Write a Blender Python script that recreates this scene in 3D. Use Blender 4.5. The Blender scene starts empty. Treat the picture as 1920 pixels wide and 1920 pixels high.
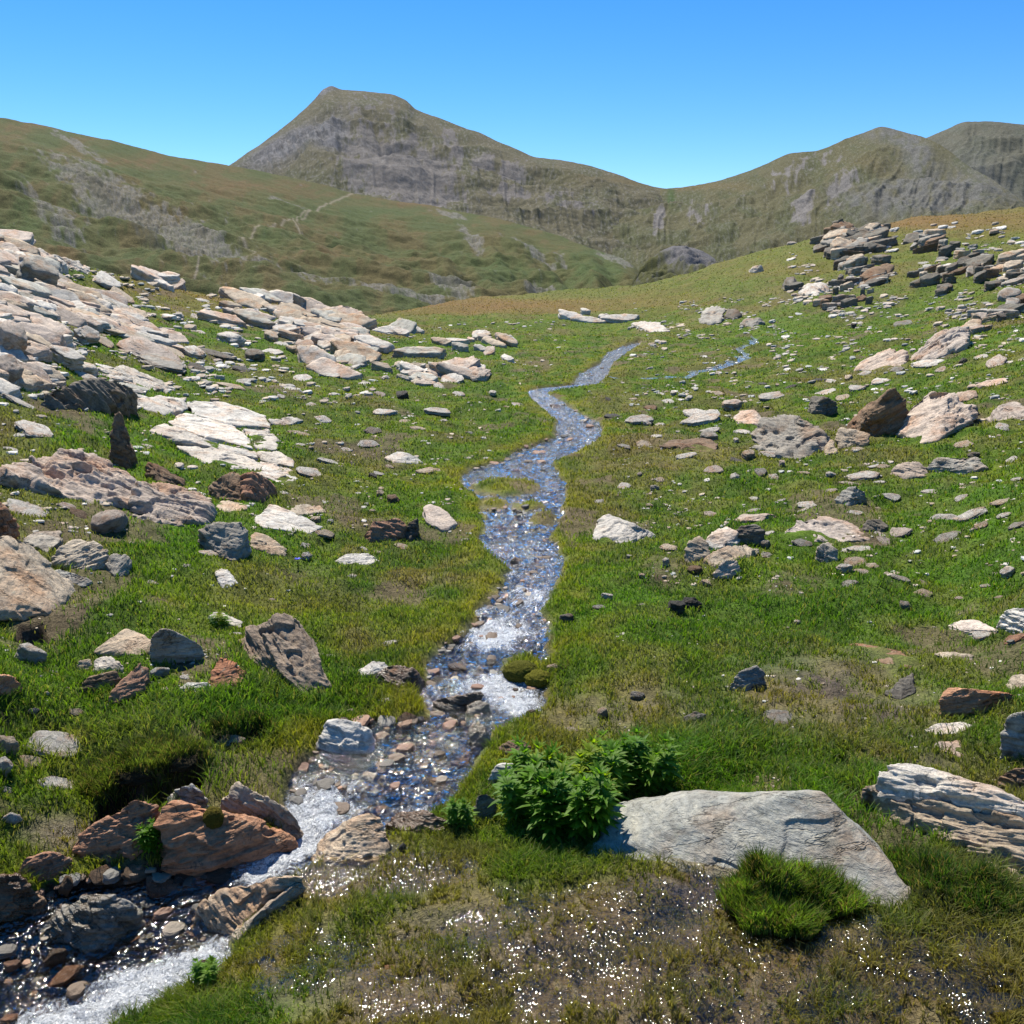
import bpy, bmesh, math, random
import numpy as np
from mathutils import Vector, Matrix
from mathutils.bvhtree import BVHTree
random.seed(7); rng = np.random.default_rng(7)
SC = bpy.context.scene
COL = SC.collection
# ------------------------------------------------------------------ camera model (photo is 1920 px square)
F, PITCH, EYE = 1805.0, math.radians(13.7), 1.7
CP, SP = math.cos(PITCH), math.sin(PITCH)
def pix_dir(px, py):
    px = np.asarray(px, float); py = np.asarray(py, float)
    X = px - 960; U = 960 - py
    return X, F*CP + U*SP, -F*SP + U*CP
def az_te(px, py):
    x, y, z = pix_dir(px, py)
    return np.arctan2(x, y), z/np.hypot(x, y)
def project(x, y, z):
    z = z - EYE
    dep = np.maximum(y*CP - z*SP, 1e-3)
    return 960 + F*x/dep, 960 - F*(y*SP + z*CP)/dep
# ------------------------------------------------------------------ numpy noise
def _hash(ix, iy, iz, seed):
    with np.errstate(over='ignore'):
        h = (ix.astype(np.uint32)*np.uint32(374761393) + iy.astype(np.uint32)*np.uint32(668265263)
             + iz.astype(np.uint32)*np.uint32(2147483647) + np.uint32(seed*144665 + 1013))
        h = (h ^ (h >> np.uint32(13)))*np.uint32(1274126177)
        h = (h ^ (h >> np.uint32(16)))*np.uint32(2246822519)
        h ^= h >> np.uint32(15)
    return h
def noise3(x, y, z, seed=0):
    xi, yi, zi = np.floor(x).astype(np.int64), np.floor(y).astype(np.int64), np.floor(z).astype(np.int64)
    fx, fy, fz = x-xi, y-yi, z-zi
    u, v, w = [t*t*t*(t*(t*6-15)+10) for t in (fx, fy, fz)]
    out = 0
    for dx in (0, 1):
        for dy in (0, 1):
            for dz in (0, 1):
                h = _hash(xi+dx, yi+dy, zi+dz, seed)
                gx = (h & 255)/127.5-1; gy = ((h >> 8) & 255)/127.5-1; gz = ((h >> 16) & 255)/127.5-1
                wgt = (u if dx else 1-u)*(v if dy else 1-v)*(w if dz else 1-w)
                out = out + wgt*(gx*(fx-dx)+gy*(fy-dy)+gz*(fz-dz))
    return out*1.3
def noise2(x, y, seed=0):
    xi, yi = np.floor(x).astype(np.int64), np.floor(y).astype(np.int64)
    fx, fy = x-xi, y-yi
    u, v = [t*t*t*(t*(t*6-15)+10) for t in (fx, fy)]
    z0 = np.zeros_like(xi); out = 0
    for dx in (0, 1):
        for dy in (0, 1):
            h = _hash(xi+dx, yi+dy, z0, seed)
            a = (h & 65535)*(2*math.pi/65536)
            wgt = (u if dx else 1-u)*(v if dy else 1-v)
            out = out + wgt*(np.cos(a)*(fx-dx)+np.sin(a)*(fy-dy))
    return out*1.5
def fbm2(x, y, oct=4, seed=0, gain=.5):
    o, a, s = 0, 1, 1
    for k in range(oct):
        o = o + a*noise2(x*s + 17.3*k, y*s - 9.1*k, seed+k); a *= gain; s *= 2.03
    return o
def fbm3(x, y, z, oct=4, seed=0, gain=.5):
    o, a, s = 0, 1, 1
    for k in range(oct):
        o = o + a*noise3(x*s+17.3*k, y*s-9.1*k, z*s+3.7*k, seed+k); a *= gain; s *= 2.03
    return o
def sstep(a, b, x):
    t = np.clip((x-a)/(b-a), 0, 1); return t*t*(3-2*t)
def blur(a, s):
    r = int(3*s)+1; k = np.exp(-.5*(np.arange(-r, r+1)/s)**2); k /= k.sum()
    for ax in (0, 1):
        p = np.pad(a, [(r, r) if i == ax else (0, 0) for i in (0, 1)], mode='edge')
        a = sum(w*np.take(p, np.arange(i, i+a.shape[ax]), axis=ax) for i, w in enumerate(k))
    return a
def poly_sd(poly, x, y):
    """signed distance to polygon, positive inside"""
    P = np.asarray(poly, float); d = np.full(np.shape(x), 1e9); ins = np.zeros(np.shape(x), bool)
    for (x0, y0), (x1, y1) in zip(P, np.roll(P, -1, 0)):
        ex, ey = x1-x0, y1-y0
        t = np.clip(((x-x0)*ex+(y-y0)*ey)/(ex*ex+ey*ey+1e-12), 0, 1)
        d = np.minimum(d, np.hypot(x-x0-t*ex, y-y0-t*ey))
        c = (y0 > y) != (y1 > y)
        with np.errstate(divide='ignore', invalid='ignore'):
            ins ^= c & (x < ex*(y-y0)/(ey if ey else 1e-12)+x0)
    return np.where(ins, d, -d)
# ------------------------------------------------------------------ mesh helpers
def mesh_np(name, co, faces, mat=None, smooth=True, attrs=None, uv=None):
    """co Nx3; faces: list of int arrays (MxK)"""
    me = bpy.data.meshes.new(name)
    co = np.asarray(co, np.float32)
    me.vertices.add(len(co)); me.vertices.foreach_set('co', co.ravel())
    faces = [np.asarray(f, np.int32) for f in faces if len(f)]
    loops = np.concatenate([f.ravel() for f in faces])
    tot = np.concatenate([np.full(len(f), f.shape[1], np.int32) for f in faces])
    me.loops.add(len(loops)); me.loops.foreach_set('vertex_index', loops)
    me.polygons.add(len(tot)); me.polygons.foreach_set('loop_start', np.concatenate([[0], np.cumsum(tot)[:-1]]).astype(np.int32))
    me.update(calc_edges=True)
    me.polygons.foreach_set('use_smooth', np.full(len(tot), smooth))
    for k, v in (attrs or {}).items():
        v = np.asarray(v, np.float32)
        if v.ndim == 2:
            a = me.color_attributes.new(k, 'FLOAT_COLOR', 'POINT')
            a.data.foreach_set('color', np.concatenate([v, np.ones((len(v), 1), np.float32)], 1).ravel() if v.shape[1] == 3 else v.ravel())
        else:
            a = me.attributes.new(k, 'FLOAT', 'POINT'); a.data.foreach_set('value', v)
    if uv is not None:
        l = me.uv_layers.new(name='UVMap'); l.data.foreach_set('uv', np.asarray(uv, np.float32)[loops].ravel())
    if mat: me.materials.append(mat)
    me.update()
    return me
def link(name, me, parent=None, **props):
    o = bpy.data.objects.new(name, me); COL.objects.link(o)
    if parent: o.parent = parent
    for k, v in props.items(): o[k] = v
    return o
def grid_faces(n, m):
    i = np.arange(n*m).reshape(n, m)
    return np.stack([i[:-1, :-1], i[1:, :-1], i[1:, 1:], i[:-1, 1:]], -1).reshape(-1, 4)
# ------------------------------------------------------------------ node helper
class NT:
    def __init__(s, name):
        s.m = bpy.data.materials.new(name); s.m.use_nodes = True
        s.t = s.m.node_tree; s.t.nodes.clear()
        s.out = s.t.nodes.new('ShaderNodeOutputMaterial')
    def n(s, typ, ins=None, **kw):
        nd = s.t.nodes.new('ShaderNode'+typ)
        for k, v in kw.items(): setattr(nd, k, v)
        for k, v in (ins or {}).items():
            if hasattr(v, 'is_output') or hasattr(v, 'links'): s.t.links.new(v, nd.inputs[k])
            else: nd.inputs[k].default_value = v
        return nd
    def noise(s, vec, scale, detail=4, rough=.55, dist=0.):
        return s.n('TexNoise', {'Vector': vec, 'Scale': scale, 'Detail': detail, 'Roughness': rough, 'Distortion': dist}).outputs[0]
    def ramp(s, fac, stops):
        r = s.n('ValToRGB', {'Fac': fac}); e = r.color_ramp.elements
        while len(e) < len(stops): e.new(.5)
        for q, (p, c) in zip(e, stops):
            q.position = p; q.color = (c, c, c, 1) if isinstance(c, (int, float)) else (*c, 1)
        return r.outputs[0]
    def mix(s, fac, a, b, mode='MIX'):
        r = s.n('Mix', data_type='RGBA', blend_type=mode)
        for k, v in ((0, fac), (6, a), (7, b)):
            if hasattr(v, 'links'): s.t.links.new(v, r.inputs[k])
            else: r.inputs[k].default_value = (*v, 1) if isinstance(v, tuple) and len(v) == 3 else v
        return r.outputs[2]
    def math(s, op, a, b=0., c=None):
        r = s.n('Math', operation=op)
        for k, v in enumerate((a, b) if c is None else (a, b, c)):
            if hasattr(v, 'links'): s.t.links.new(v, r.inputs[k])
            else: r.inputs[k].default_value = v
        return r.outputs[0]
    def bump(s, h, strength, dist, nrm=None):
        d = {'Height': h, 'Strength': strength, 'Distance': dist}
        if nrm is not None: d['Normal'] = nrm
        return s.n('Bump', d).outputs[0]
    def finish(s, shader, disp=None):
        s.t.links.new(shader, s.out.inputs[0]); return s.m
# ------------------------------------------------------------------ near terrain: polar sheet, heights from control points
# (px, py, z) on the visible surface where the eye looks down on it, or (px, py, None, d)
CTRL = [
 (960,1920,0.0),(960,1700,0.0),(960,1450,-.02),(960,1250,-.02),(960,1050,0),(960,900,0.02),(1050,800,.03),(1080,720,.06),(1150,660,.06),
 (500,1920,-.07),(250,1920,-.19),(0,1920,-.22),(-200,1920,-.2),(100,1750,-.17),(0,1760,-.16),(350,1720,-.15),(420,1660,-.11),(250,1640,-.12),(480,1600,-.08),(600,1520,-.05),(700,1400,-.03),
 (120,1590,-.06),(0,1600,-.03),(60,1480,.02),(300,1440,.06),(400,1330,.10),(200,1250,.14),(0,1250,.16),(550,1250,.05),(420,1500,-.02),
 (1300,1850,.02),(1300,1600,.03),(1600,1850,.05),(1900,1900,.05),(1900,1650,.07),(1500,1400,.02),(1900,1350,.1),(1300,1200,0),(1600,1150,.04),(1900,1100,.14),
 (2150,1600,.15),(2150,1100,.4),(2200,1900,.1),(-250,1500,.1),(-250,1100,.7),
 (0,1100,.3),(300,1050,.2),(600,1050,.05),(0,900,.5),(300,850,.28),(600,850,.1),(780,800,.05),
 (0,700,.9),(200,700,.65),(400,700,.35),(600,700,.2),(800,680,.12),(950,660,.1),(0,600,1.3),(150,600,1.05),(300,600,.8),(500,640,.4),(650,650,.2),
 (1300,900,0.03),(1600,900,.12),(1900,900,.25),(1300,740,.07),(1600,740,.25),(1900,740,.6),(2150,800,1.),
 (1300,650,.12),(1500,640,.3),(1700,640,.6),(1900,620,1.0),
 # crests: explicit distances
 (-250,400,None,24),(0,452,None,21),(100,480,None,22),(200,519,None,24),(300,535,None,26),(410,553,None,27),(500,560,None,28),(570,578,None,29),(620,596,None,31),
 (650,598,None,42),(700,586,None,50),(800,570,None,62),(900,564,None,70),(1000,562,None,72),(1100,560,None,72),(1180,552,None,70),(1240,534,None,66),
 (700,615,None,33),(900,605,None,38),(1100,600,None,40),(1230,590,None,40),
 (1300,515,None,60),(1350,496,None,58),(1420,474,None,56),(1480,458,None,54),(1540,440,None,52),(1600,430,None,52),(1680,418,None,54),(1760,412,None,56),(1840,404,None,58),(1920,392,None,60),(2200,340,None,60),
 (1300,580,None,38),(1400,560,None,36),(1500,530,None,38),(1600,540,None,34),(1700,520,None,34),(1700,460,None,44),(1800,560,None,28),(1900,540,None,26),(1900,470,None,38),(2200,560,None,24),
]
_crest = [(-250,400,24),(0,452,21),(200,519,24),(410,553,27),(570,578,29),(650,598,42),(800,570,62),(1000,562,72),(1180,552,70),(1300,515,60),(1480,458,54),(1600,430,52),(1760,412,56),(1920,392,60),(2200,340,60)]
for px, py, d in _crest:
    CTRL += [(px, py+55, None, d*1.45), (px, py+130, None, d*2.4)]
for px in (-1400, -500, 0, 500, 960, 1400, 1900, 2400, 3300):        # under and behind the camera's feet
    CTRL.append((px, 3200, 0.0))
_pts, _val = [], []
for c in CTRL:
    a, te = az_te(c[0], c[1])
    d = c[3] if c[2] is None else (c[2]-EYE)/te
    z = te*d + EYE
    _pts.append((a*2.0, math.log(d))); _val.append(z/d)
_pts = np.array(_pts); _val = np.array(_val)
def _rbf_fit(p, v):
    r = np.hypot(p[:, None, 0]-p[None, :, 0], p[:, None, 1]-p[None, :, 1])
    n = len(p); A = np.zeros((n+3, n+3)); A[:n, :n] = r + 0*np.eye(n); A[:n, n] = 1; A[:n, n+1:] = p; A[n:, :n] = A[:n, n:].T
    return np.linalg.solve(A, np.concatenate([v, np.zeros(3)]))
_w = _rbf_fit(_pts, _val)
NA, ND = 1400, 1040
AZ = np.linspace(-1.12, 1.12, NA); DMIN, DMAX = .8, 150.0
LD = np.linspace(math.log(DMIN), math.log(DMAX), ND)
def _eval_coarse(na, nd):
    a = np.linspace(AZ[0], AZ[-1], na)*2; l = np.linspace(LD[0], LD[-1], nd)
    g = np.stack(np.meshgrid(a, l, indexing='ij'), -1).reshape(-1, 2)
    r = np.hypot(g[:, None, 0]-_pts[None, :, 0], g[:, None, 1]-_pts[None, :, 1])
    return (r @ _w[:-3] + _w[-3] + g @ _w[-2:]).reshape(na, nd)
def _upsample(c, na, nd):
    ia = np.linspace(0, c.shape[0]-1, na); jd = np.linspace(0, c.shape[1]-1, nd)
    i0 = np.minimum(ia.astype(int), c.shape[0]-2); j0 = np.minimum(jd.astype(int), c.shape[1]-2)
    fa = (ia-i0)[:, None]; fd = (jd-j0)[None, :]
    g = lambda i, j: c[np.ix_(i, j)]
    return g(i0, j0)*(1-fa)*(1-fd)+g(i0+1, j0)*fa*(1-fd)+g(i0, j0+1)*(1-fa)*fd+g(i0+1, j0+1)*fa*fd
BASE_R = _upsample(blur(_eval_coarse(260, 260), 2.2), NA, ND)
D = np.exp(LD)
GX = np.sin(AZ)[:, None]*D[None, :]; GY = np.cos(AZ)[:, None]*D[None, :]
BASE_Z = BASE_R*D[None, :]
# ------------------------------------------------------------------ stream banks read row by row
BANK = np.array([(640,1196,1206),(648,1165,1200),(660,1140,1170),(680,1122,1150),(700,1085,1140),(718,1072,1122),(726,1000,1075),(733,990,1024),(745,998,1050),(770,1025,1085),
 (785,1045,1120),(800,1040,1130),(815,1040,1125),(830,1000,1105),(845,960,1075),(860,945,1035),(875,882,1040),(890,866,1050),(905,865,1060),(920,885,1058),(935,903,1058),(955,905,1055),
 (975,910,1045),(1000,905,1030),(1020,910,1045),(1040,930,1055),(1060,958,1055),(1080,945,1048),(1100,930,1038),(1120,910,1022),(1140,895,1018),(1160,885,1028),(1180,872,1035),
 (1200,830,1035),(1220,815,1028),(1240,805,1010),(1260,800,985),(1280,790,1022),(1300,795,1025),(1320,800,1010),(1340,720,965),(1360,620,920),(1380,600,910),(1400,590,905),(1430,565,880),
 (1460,545,855),(1490,530,840),(1520,530,800),(1540,545,760),(1560,535,720),(1580,505,630),(1600,482,588),(1630,330,555),(1660,100,520),(1690,20,450),(1730,-60,435),(1780,-120,425),
 (1830,-160,360),(1880,-200,270),(1930,-240,190),(2000,-300,90)], float)
ISLES = [((952,907),66,16),((925,940),24,9),((995,942),28,8),((1020,966),24,13),((983,1243),42,22),((742,1326),66,22)]
def stream_sd(px, py):
    """signed distance (photo px) inside the stream, positive in the water"""
    L = np.interp(py, BANK[:, 0], BANK[:, 1]); R = np.interp(py, BANK[:, 0], BANK[:, 2])
    s = np.minimum(px-L, R-px)
    s = np.where(py < BANK[0, 0], -50, s)
    for (cx, cy), rx, ry in ISLES:
        s = np.minimum(s, (np.hypot((px-cx)/rx, (py-cy)/ry)-1)*ry*1.6)
    return s
TRIB = np.array([(1418,628),(1412,645),(1385,655),(1400,668),(1372,680),(1340,690),(1290,704),(1220,706),(1150,706)], float)
def seg_dist(poly, px, py, ys=2.5):
    d = np.full(np.shape(px), 1e9)
    for (x0, y0), (x1, y1) in zip(poly[:-1], poly[1:]):
        ex, ey = x1-x0, (y1-y0)*ys
        t = np.clip(((px-x0)*ex+(py-y0)*ys*ey)/(ex*ex+ey*ey+1e-9), 0, 1)
        d = np.minimum(d, np.hypot(px-x0-t*ex, (py-y0)*ys-t*ey))
    return d
def blob(px, py, cx, cy, rx, ry, p=1.0):
    return np.exp(-(((px-cx)/rx)**2+((py-cy)/ry)**2)**p)
def lump(x, y):      # turf relief, metres
    return .066*fbm2(x/1.3, y/1.3, 2, 11) + .042*fbm2(x/.42, y/.42, 2, 21) + .012*fbm2(x/.11, y/.11, 2, 31)
PXB, PYB = project(GX, GY, BASE_Z)
def mpp(d): return d/F
_sd = stream_sd(PXB + 10*fbm2(GX/.16, GY/.16, 3, 41)*np.clip(4/D, .3, 1)[None, :], PYB)
_sdm = _sd*D[None, :]/F/.98
_front = GY > .5
_water = sstep(-.05, .07, _sdm)*_front
WET = np.zeros_like(_sd)                                     # marsh in front, and the wet patch up right
for b in ((1190,1850,760,185,2),(1350,1660,200,80,1),(1560,1270,180,60,1),(1650,1330,170,80,1),(1480,1310,110,80,1),(1150,1330,190,45,1),(700,1640,190,60,1),(130,1560,90,40,1),(1700,1440,170,22,1)):
    WET = np.maximum(WET, blob(PXB, PYB, *b)*(1 if b[1] > 1500 else .55))
WET *= _front
_lump = lump(GX, GY)
_damp = np.exp(-np.clip(_sdm+.0, -9, 0)**2/.25**2)
Z = BASE_Z + _lump*(1-.8*_damp*(_sdm < 0))*(1-.6*WET)
Z += WET*(.016*fbm2(GX/.07, GY/.07, 3, 51) + .012*fbm2(GX/.22, GY/.22, 2, 55))
BIGL = .25*fbm2(GX/6., GY/6., 3, 61)*sstep(9, 35, D)[None, :]
Z += BIGL
WOFF = .030
bed = BASE_Z - WOFF - .05 - .05*np.clip(_sdm/.25, 0, 1) + .04*fbm2(GX/.12, GY/.12, 3, 71)
Z = np.where(_water > 0, Z*(1-_water)+np.minimum(bed, Z)*_water, Z)
# little cut banks (dark undercut steps the photo shows)
for poly, dep in (([(165,1545),(185,1490),(230,1462),(300,1452),(372,1415),(392,1428),(375,1478),(330,1505),(270,1520),(210,1560)], .17),
                  ([(380,1385),(400,1372),(470,1350),(515,1352),(500,1375),(440,1400)], .07),
                  ([(20,1210),(40,1185),(80,1188),(95,1215),(60,1225)], .08),
                  ([(590,1010),(620,998),(650,1010),(640,1040),(605,1050)], .05)):
    s = poly_sd(poly, PXB, PYB)*D[None, :]/F
    Z -= dep*sstep(-.004, .02, s)*_front
t = seg_dist(TRIB, PXB, PYB); Z -= .09*np.exp(-(t/9)**2)*_front
TE = (Z-EYE)/D[None, :]
def ground_z(x, y):
    x = np.asarray(x, float); y = np.asarray(y, float)
    ia = np.clip((np.arctan2(x, y)-AZ[0])/(AZ[1]-AZ[0]), 0, NA-1.001); jd = np.clip((np.log(np.hypot(x, y)+1e-6)-LD[0])/(LD[1]-LD[0]), 0, ND-1.001)
    i, j = ia.astype(int), jd.astype(int); fa, fd = ia-i, jd-j
    return Z[i, j]*(1-fa)*(1-fd)+Z[i+1, j]*fa*(1-fd)+Z[i, j+1]*(1-fa)*fd+Z[i+1, j+1]*fa*fd
ZV = np.where(_water > .5, np.maximum(Z, BASE_Z-WOFF), Z)       # what the eye meets: turf or water
def hit(px, py, h=0.0, surf=None):
    """first point on the ray through a photo pixel that is h above the ground"""
    a, te = az_te(px, py); a = float(a); te = float(te)
    ia = np.clip((a-AZ[0])/(AZ[1]-AZ[0]), 0, NA-1.001); i = int(ia); fa = ia-i
    Zs = ZV if surf is None else surf
    col = (Zs[i]*(1-fa)+Zs[i+1]*fa + h - EYE)/D
    ok = np.nonzero(col[60:] >= te)[0]
    if len(ok) == 0 or D[ok[0]+60] > 95:
        j = 60+int(np.argmax(col[60:900])); d = D[j]
    else:
        j = ok[0]+60
        t = (te-col[j-1])/(col[j]-col[j-1]+1e-12) if j > 60 else 0
        d = D[j-1]+(D[j]-D[j-1])*np.clip(t, 0, 1)
    return Vector((math.sin(a)*d, math.cos(a)*d, te*d+EYE)), d
# ------------------------------------------------------------------ turf colour (albedo) by place
def lerp(a, b, t): return a + (np.asarray(b)-a)*t[..., None]
def turf_rgb(px, py, x, y, sdm, wet):
    d = np.hypot(x, y)
    n1 = fbm2(x/1.7, y/1.7, 3, 101); n2 = fbm2(x/.35, y/.35, 3, 111); n3 = fbm2(x/7., y/7., 3, 121); n7 = fbm2(x/2.6, y/3.6, 4, 181)
    c = np.empty(np.shape(px)+(3,)); c[...] = (.090, .165, .014)
    c = lerp(c, (.140, .190, .016), sstep(-.1, .7, n1)*.8)
    c = lerp(c, (.165, .155, .045), sstep(.0, .55, n2+.45*n3)*.6)
    c = lerp(c, (.050, .105, .010), sstep(.0, .6, -n2)*.7); n4 = fbm2(x/.8, y/1.4, 3, 171); c = lerp(c, (.058, .112, .012), sstep(.1, .5, n4)*.6)
    m = np.zeros(np.shape(px))
    for b in ((790,1080,150,45,.75),(640,1010,90,40,.4),(750,1190,110,40,.45),(330,1390,120,55,.5),(1240,840,90,60,.5),(1290,1060,40,30,.6),(700,850,130,40,.3),(1250,950,80,60,.35),(1450,1330,260,70,.4),
              (450,1000,60,30,.2),(1000,690,140,30,.1),(1500,700,200,20,.25),(600,760,200,40,.25),(1600,1200,120,40,.2)):
        m = np.maximum(m, b[4]*blob(px, py, *b[:4]))
    c = lerp(c, (.185, .155, .070), np.clip(m*(1+1.2*n2), 0, .95))
    c = lerp(c, (.190, .150, .060), sstep(.15, .55, n7)*.5); c = lerp(c, (.150, .105, .050), sstep(.25, .6, fbm2(x/1.1, y/1.5, 3, 191))*.4)
    m = np.zeros(np.shape(px))          # lush patches
    for b in ((1300,1420,150,70,1),(470,1330,150,70,.8),(1750,1250,200,120,.6),(1450,1080,250,120,.5),(1150,1130,120,60,.6),(1800,1000,160,120,.5),(350,1000,200,150,.4),(1560,1540,120,120,.5)):
        m = np.maximum(m, b[4]*blob(px, py, *b[:4]))
    c = lerp(c, (.068, .170, .012), np.clip(m*(1-.8*n1), 0, 1)*.7)
    y1 = np.exp(-np.clip(-sdm, 0, 9)**2/.22**2)*sstep(60, 0, d)     # yellow moss edging the water
    c = lerp(c, (.180, .180, .014), np.clip(y1*(.5+.8*n2), 0, .85))
    # heath: rusty tops of far rises
    h = np.zeros(np.shape(px))
    for b in ((560,545,170,12,.9),(420,580,150,25,.5),(900,575,320,16,.75),(1010,562,260,5,1.),(1700,418,260,18,1.),(1900,400,120,25,1.),(1400,500,140,22,.5),(1560,500,260,45,.35),(280,540,130,22,.6),(760,625,90,12,.5),(1240,560,120,25,.5),(1850,520,120,40,.3)):
        h = np.maximum(h, b[4]*blob(px, py, *b[:4]))
    c = lerp(c, (.210, .140, .050), np.clip(h*(1+.6*n1), 0, 1)*.9)
    c = lerp(c, (.240, .125, .055), np.clip(np.maximum(.9*blob(px, py, 860, 566, 250, 7), .8*blob(px, py, 1700, 412, 260, 9))*(1+.8*n1), 0, 1)*.7)
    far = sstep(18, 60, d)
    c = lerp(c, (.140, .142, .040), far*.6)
    c = lerp(c, (.205, .120, .048), np.clip(blob(px, py, 870, 575, 330, 13)+blob(px, py, 1650, 420, 330, 20)+.7*blob(px, py, 480, 552, 260, 14), 0, 1)*.75)
    # marsh
    k = np.clip(wet*(1+.9*n2+.5*n1), 0, 1)
    c = lerp(c, (.155, .112, .036), k*.75)
    c = lerp(c, (.165, .150, .024), np.clip(wet*sstep(-.1, .5, n2), 0, 1)*.7)
    return np.clip(c, .008, .4)
CB = turf_rgb(PXB, PYB, GX, GY, _sdm, WET)
_soil = np.array((.045, .032, .020))
GC = CB*.80 + _soil*.15
GC = lerp(GC, (.125, .084, .042), np.clip(WET*1.1, 0, 1)*.7)
_bedc = np.empty_like(GC); _bedc[...] = (.15, .110, .065)
_nb = fbm2(GX/.10, GY/.10, 3, 131)
_bedc = lerp(_bedc, (.20, .095, .022), sstep(.0, .5, _nb)*.8)
_bedc = lerp(_bedc, (.030, .028, .024), sstep(.0, .5, -_nb)*.8)
GC = GC*(1-_water[..., None]) + _bedc*_water[..., None]
# bare earth where the surface is steep (cut banks) or trodden
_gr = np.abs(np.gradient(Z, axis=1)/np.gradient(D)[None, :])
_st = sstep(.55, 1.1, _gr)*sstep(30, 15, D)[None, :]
_bare = np.zeros_like(_sd)
for b in ((300,1140,26,12,1),(370,1240,70,45,.9),(110,1190,60,22,.7),(1480,1090,60,22,.6),(1560,1290,70,22,.8),(1640,1340,60,22,.7),(1240,1080,40,25,.6),(1300,1660,130,40,.8),(560,1075,60,18,.4),(1650,1010,40,16,.5),(1250,830,40,16,.4),(1500,560,200,40,.15)):
    _bare = np.maximum(_bare, b[4]*blob(PXB, PYB, *b[:4], 1.5))
_bare = np.clip(_bare*(1.1+1.2*_nb)+.8*sstep(.42, .62, fbm2(GX/.9, GY/1.2, 4, 195))*sstep(40, 20, D)[None, :], 0, 1)*_front
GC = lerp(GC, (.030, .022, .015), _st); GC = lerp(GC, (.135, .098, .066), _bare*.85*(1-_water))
GC = lerp(GC, (.055, .038, .022), np.clip(_bare*WET, 0, 1))
def ground_mat():
    m = NT('alpine_turf'); n = m.n
    col = n('Attribute', attribute_name='Col').outputs[0]
    wet = n('Attribute', attribute_name='wet').outputs[2]
    pos = n('NewGeometry').outputs[0]
    f1 = m.noise(pos, 9, 6, .7); f2 = m.noise(pos, 70, 4, .7)
    v = m.ramp(f1, [(.3, .55), (.7, 1.5)]); v2 = m.ramp(f2, [(.3, .5), (.7, 1.6)])
    c = m.mix(1, m.mix(1, col, v, 'MULTIPLY'), v2, 'MULTIPLY')
    b = m.bump(f2, .9, .02, m.bump(f1, .8, .06))
    r = m.math('SUBTRACT', .95, m.math('MULTIPLY', wet, .62))
    s = n('BsdfPrincipled', {'Base Color': c, 'Roughness': r, 'Normal': b, 'Specular IOR Level': m.math('MULTIPLY_ADD', wet, .45, .12)})
    return m.finish(s.outputs[0])
M_GROUND = ground_mat()
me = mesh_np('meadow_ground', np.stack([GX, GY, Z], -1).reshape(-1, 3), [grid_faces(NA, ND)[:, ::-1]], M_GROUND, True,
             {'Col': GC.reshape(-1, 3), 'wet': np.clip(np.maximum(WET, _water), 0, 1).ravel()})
link('meadow_ground', me, kind='structure')
# ------------------------------------------------------------------ water
def water_mat():
    m = NT('stream_water'); n = m.n
    pos = n('NewGeometry').outputs[0]
    foam_glint = n('Attribute', attribute_name='foam_glint').outputs[2]  # white of the falls, and speckle that paints sun glints on the water
    dist = n('Attribute', attribute_name='rough').outputs[2]       # ripple size grows with turbulence
    uv = n('UVMap').outputs[0]
    st = n('Mapping', {'Vector': uv, 'Scale': (1, 1, 1)}).outputs[0]
    near = n('Attribute', attribute_name='rough').outputs[2]       # fine ripples in the lower, shallower reach, broad riffles above
    w0 = m.noise(pos, 10, 2, .5, .5); wf = m.noise(pos, 34, 1., .5, .3); wg = m.noise(pos, 75, 1., .5, .3); w3 = m.noise(st, 20, 2, .5, .5)
    w1 = m.noise(pos, 15, 1., .5, .4)
    b = m.bump(w0, 1., .055); b = m.bump(m.mix(near, m.math('MULTIPLY', w1, 2.6), wf), 1., .024, b); b = m.bump(m.mix(near, wf, wg), .9, .010, b); b = m.bump(w3, .5, .03, b)
    gl = n('BsdfGlossy', {'Color': (1, 1, 1, 1), 'Roughness': .06, 'Normal': b}).outputs[0]
    tr = n('BsdfTransparent', {'Color': (.86, .84, .76, 1)}).outputs[0]
    fr = n('Fresnel', {'IOR': 1.33, 'Normal': b}).outputs[0]
    body = n('MixShader', {0: m.math('MULTIPLY_ADD', fr, 1.1, .07), 1: tr, 2: gl}).outputs[0]
    fn = m.noise(st, 14, 7, .75, 1.4); ff = m.noise(pos, 120, 4, .8, .6)
    fm = m.math('ADD', m.math('MULTIPLY', fn, .52), m.math('MULTIPLY', ff, .48))
    th = m.math('SUBTRACT', .69, m.math('MULTIPLY', foam_glint, .34))
    fmask = n('MapRange', {0: fm, 1: th, 2: m.math('ADD', th, .16)}, interpolation_type='SMOOTHSTEP').outputs[0]
    fb = m.bump(ff, 1, .012, b)
    wh = n('BsdfPrincipled', {'Base Color': m.ramp(m.noise(pos, 150, 3, .8), [(.34, (.30, .34, .38)), (.56, (.88, .90, .92))]), 'Roughness': .2, 'Normal': fb}).outputs[0]
    return m.finish(n('MixShader', {0: m.math('MULTIPLY', fmask, .9), 1: body, 2: wh}).outputs[0])
M_WATER = water_mat()
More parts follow.
